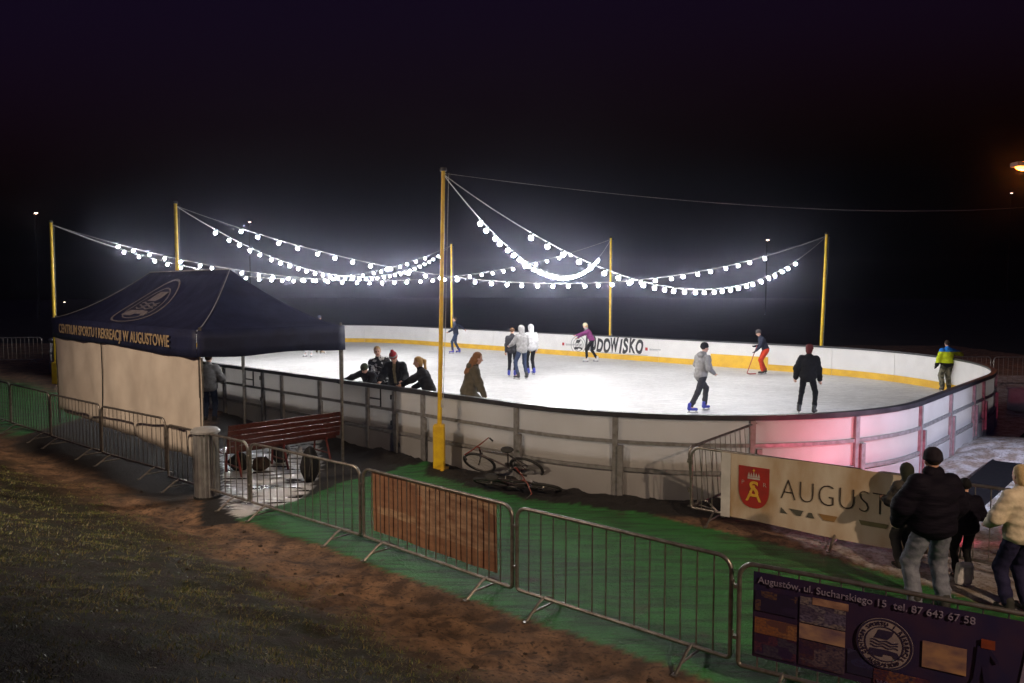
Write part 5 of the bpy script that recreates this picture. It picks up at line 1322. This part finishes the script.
person(on_ice(807, 414.5), -28, 1.70, 'skater in black jacket and dark red beanie seen from behind', dict(lean=13, hip=(0, 0, -.02), feet=[(-.2, .02, .09, 5), (.17, -.02, .09, -12)], hands=[(-.3, .05, .85), (.27, .16, .82)], hyaw=-12), dict(jacket=blackc, trousers=blackc, skates=black_b, hat=maroon, hair=maroon, hair_style='bob', hem=.16, bulk=.03), G_SK)
def kid_mi(l): return np.where(l[:, 2] > .42, 1, np.where(l[:, 2] < .03, 2, 0))
person(on_ice(946, 392), -5, 1.50, 'child in lime, blue and black ski jacket holding on to the far boards', dict(lean=2, feet=[(-.12, .02, .09, 5), (.12, .04, .09, -5)], hands=[(-.34, .05, .82), (.62, .28, 1.22)]), dict(jacket=[lime, blue, blackc], jacket_mi=kid_mi, trousers=camo, skates=black_b, hair=darkh, hood=blue, hood_up=False, hem=.18, bulk=.035, leg_w=.03, gloves=blackc), G_SK)
v = at_d(468, 380, 16.0); person((v.x, v.y, ICE + SK), -78, 1.78, 'woman in long olive-brown coat with long hair skating right behind the boards', dict(lean=16, hip=(0, 0, -.02), feet=[(-.1, .2, .09, 0), (.1, -.22, .09, -10)], hands=[(-.24, .26, .9), (.26, .3, .82)], hpitch=6), dict(jacket=olive, trousers=blackc, skates=black_b, hair=ginger, hair_style='long', coat=.36, flare=.03, bulk=.02, hood=olive, hood_up=False), G_SK)
person(on_ice(319, 354), -20, 1.78, 'skater in black with dark cap partly hidden by the tent valance', dict(lean=6, feet=[(-.14, .05, .09, 30), (.14, -.02, .09, -40)]), dict(jacket=blackc, trousers=blackc, skates=pm('tan black boot', (0.3, 0.25, 0.14), (0.03, 0.03, 0.03), rough=.4, scale=20), hat=navy, hair=darkh), G_SK, .022)
person(on_ice(309, 357), 160, 1.74, 'skater in pale trousers and white skates mostly hidden by the tent valance', dict(lean=4, feet=[(-.16, .05, .09, 20), (.16, .0, .09, -20)]), dict(jacket=greyc, trousers=cloth('pale grey cloth', (0.55, 0.55, 0.56)), skates=white_b, hair=blond), G_SK, .022)
# teenagers leaning on the near boards -------------------------------
def behind_rail(px, back): # standing on the ice behind the near boards at this column
    u = (px - 512) / FPX; n = N0 + back; y = n / (RN.y + u * RN.x); return Vector((u * y, y, ICE + SK))
person(behind_rail(369, .62), 150, 1.56, 'child in dark green beanie bending over the rail', dict(lean=44, side=-12, hip=(0, -.1, -.05), hands=[(-.1, .56, 1.02), (.42, .62, 1.02)], feet=[(-.12, .0, .09, 10), (.12, -.1, .09, -10)], hpitch=20), dict(jacket=blackc, trousers=blackc, skates=black_b, hat=green_k, hair=darkh, bulk=.015, gloves=blackc), G_BD)
person(behind_rail(381, 1.05), 205, 1.70, 'fair-haired boy in black and white patterned jacket', dict(lean=10, side=8, twist=-15, hands=[(-.26, .3, 1.0), (.2, .34, 1.0)]), dict(jacket=pattern, trousers=blackc, skates=blue_b, hair=blond, bulk=.02, hem=.06), G_BD)
def bob_mi(l): return np.where((l[:, 2] > .05) & (l[:, 2] < .095), 1, 0)
person(behind_rail(396, .78), 172, 1.72, 'person in red and grey bobble hat and open black jacket looking down', dict(lean=20, hip=(0, -.05, -.02), hands=[(-.26, .48, 1.02), (.26, .46, 1.0)], hpitch=30), dict(jacket=blackc, trousers=blackc, skates=black_b, hair=ginger, hat=[redk, greyc], hat_mi=bob_mi, bobble=redk, open=cloth('khaki jumper', (0.2, 0.17, 0.1)), bulk=.02), G_BD)
person(behind_rail(427, .72), 92, 1.66, 'girl in black with blond ponytail reaching along the rail', dict(lean=24, twist=10, hip=(0, -.05, -.04), hands=[(-.42, .62, 1.02), (.12, .35, .92)], feet=[(-.1, .05, .09, 0), (.12, -.1, .09, 0)]), dict(jacket=blackc, trousers=navyt, skates=black_b, hair=blond, hair_style='ponytail', bulk=.02, hem=.03), G_BD)
# hockey stick
f0 = pr.matrix_world if False else Matrix.Translation(pr.location) @ Matrix.Rotation(R(88), 4, 'Z')
mb = MB(); k_ = 1.64 / 1.75
a_ = f0 @ Vector((.0 * k_, .29 * k_, 1.06 * k_)); b_ = f0 @ Vector((-.04, .62, -SK + .05)); b_.z = ICE + .05
mb.tube([a_, b_], .016, 6); e_ = f0 @ Vector((-.04, .30, 0)); e_.z = ICE + .035; mb.tube([b_, b_ * .7 + e_ * .3 - Vector((0, 0, .02)), e_], [.018, .025, .022], 6)
st = mb.build('hockey_stick', pm('red stick', (0.35, 0.04, 0.03), rough=.4)); tag(st, 'red hockey stick held to the ice by the person in orange-red trousers', 'hockey stick')
# onlookers -----------------------------------------------------------
person(at(210, 424, 0), 8, 1.84, 'man in pale grey jacket and jeans standing under the tent', dict(lean=1, hands=[(-.26, .1, .85), (.27, .22, 1.02)]), dict(jacket=greyc, trousers=denim, hair=darkh, bulk=.03, hem=.06), G_SP)
PMAN = at_d(930, 600, 8.3); PMAN.z = 0
person(PMAN, 4, 1.77, 'man in dark padded jacket, beanie and light jeans seen from behind', dict(lean=2, feet=[(-.17, .0, .09, 12), (.17, .02, .09, -12)], hands=[(-.27, .2, .92), (.27, .2, .92)], epole=[(-1, -.6, 0), (1, -.6, 0)], hyaw=-6, hpitch=4), dict(jacket=puff, trousers=ljean, hat=cloth('black beanie', (0.016, 0.012, 0.02)), hair=darkh, bulk=.07, hem=.15, leg_w=.025, collar=.04, scarf=puff, shoes=M['rubber']), G_SP, .014)
v = at_d(1018, 600, 8.25); person((v.x, v.y, 0), 12, 1.61, 'blond woman in cream jumper and navy trousers cut by the right edge', dict(lean=2, feet=[(-.12, .02, .09, 5), (.12, 0, .09, -5)], hands=[(-.2, .26, 1.0), (.2, .26, 1.0)], epole=[(-1, -.8, -.3), (1, -.8, -.3)]), dict(jacket=cream_k, trousers=navyt, hair=cloth('pale blond hair', (0.62, 0.47, 0.27), (0.5, 0.36, 0.18), scale=30), hair_style='bob', bulk=.028, hem=.03, leg_w=.015), G_SP, .014)
v = at_d(905, 575, 9.6); person((v.x, v.y, 0), 10, 1.32, 'child in dark camouflage clothes standing before the banner beside the man', dict(lean=4, hands=[(-.2, .3, 1.1), (.2, .3, 1.1)]), dict(jacket=cloth('dark camouflage', (0.05, 0.045, 0.04), (0.014, 0.013, 0.016), scale=8, lo=.45, hi=.55), trousers=cloth('dark grey trousers', (0.05, 0.05, 0.055)), hood=cloth('dark green hood', (0.03, 0.035, 0.025)), hood_up=True, hair=darkh, bulk=.03, hem=.12, leg_w=.02), G_SP)
v = at_d(963, 575, 9.2); person((v.x, v.y, 0), -6, 1.22, 'child in dark clothes half hidden behind the right elbow of the man', dict(lean=4, hands=[(-.2, .3, 1.1), (.2, .3, 1.1)]), dict(jacket=puff, trousers=blackc, hat=blackc, hair=darkh, bulk=.05, hem=.1), G_SP)
v = at_d(964, 575, 9.0); mb = MB(); mb.box((0, 0, .15), (.2, .1, .28), Matrix.Rotation(R(8), 3, 'X'), bev=.045); 
o = mb.build('shopping_bag', cloth('white carrier bag', (0.6, 0.6, 0.63))); mb = MB(); mb.tube([(-.06, 0, .34), (-.05, 0, .46), (.05, 0, .46), (.06, 0, .34)], .01, 5); mb.build('handle', M['cap'], o); o.location = (v.x, v.y, .0); tag(o, 'small white carrier bag on the ground right of the man in the padded jacket', 'bag')
# ================================================================== render settings
sc.render.engine = 'CYCLES'
cy = sc.cycles
cy.use_denoising = True
try: cy.denoiser = 'OPENIMAGEDENOISE'
except Exception: pass
cy.max_bounces = 5; cy.diffuse_bounces = 3; cy.glossy_bounces = 3; cy.transmission_bounces = 2; cy.volume_bounces = 0; cy.transparent_max_bounces = 8
cy.sample_clamp_indirect = 6.0; cy.use_light_tree = True
cy.caustics_reflective = False; cy.caustics_refractive = False
vs = sc.view_settings; vs.view_transform = 'Standard'; vs.look = 'None'; vs.exposure = EXPOSURE; vs.gamma = 1.0; vs.use_curve_mapping = False
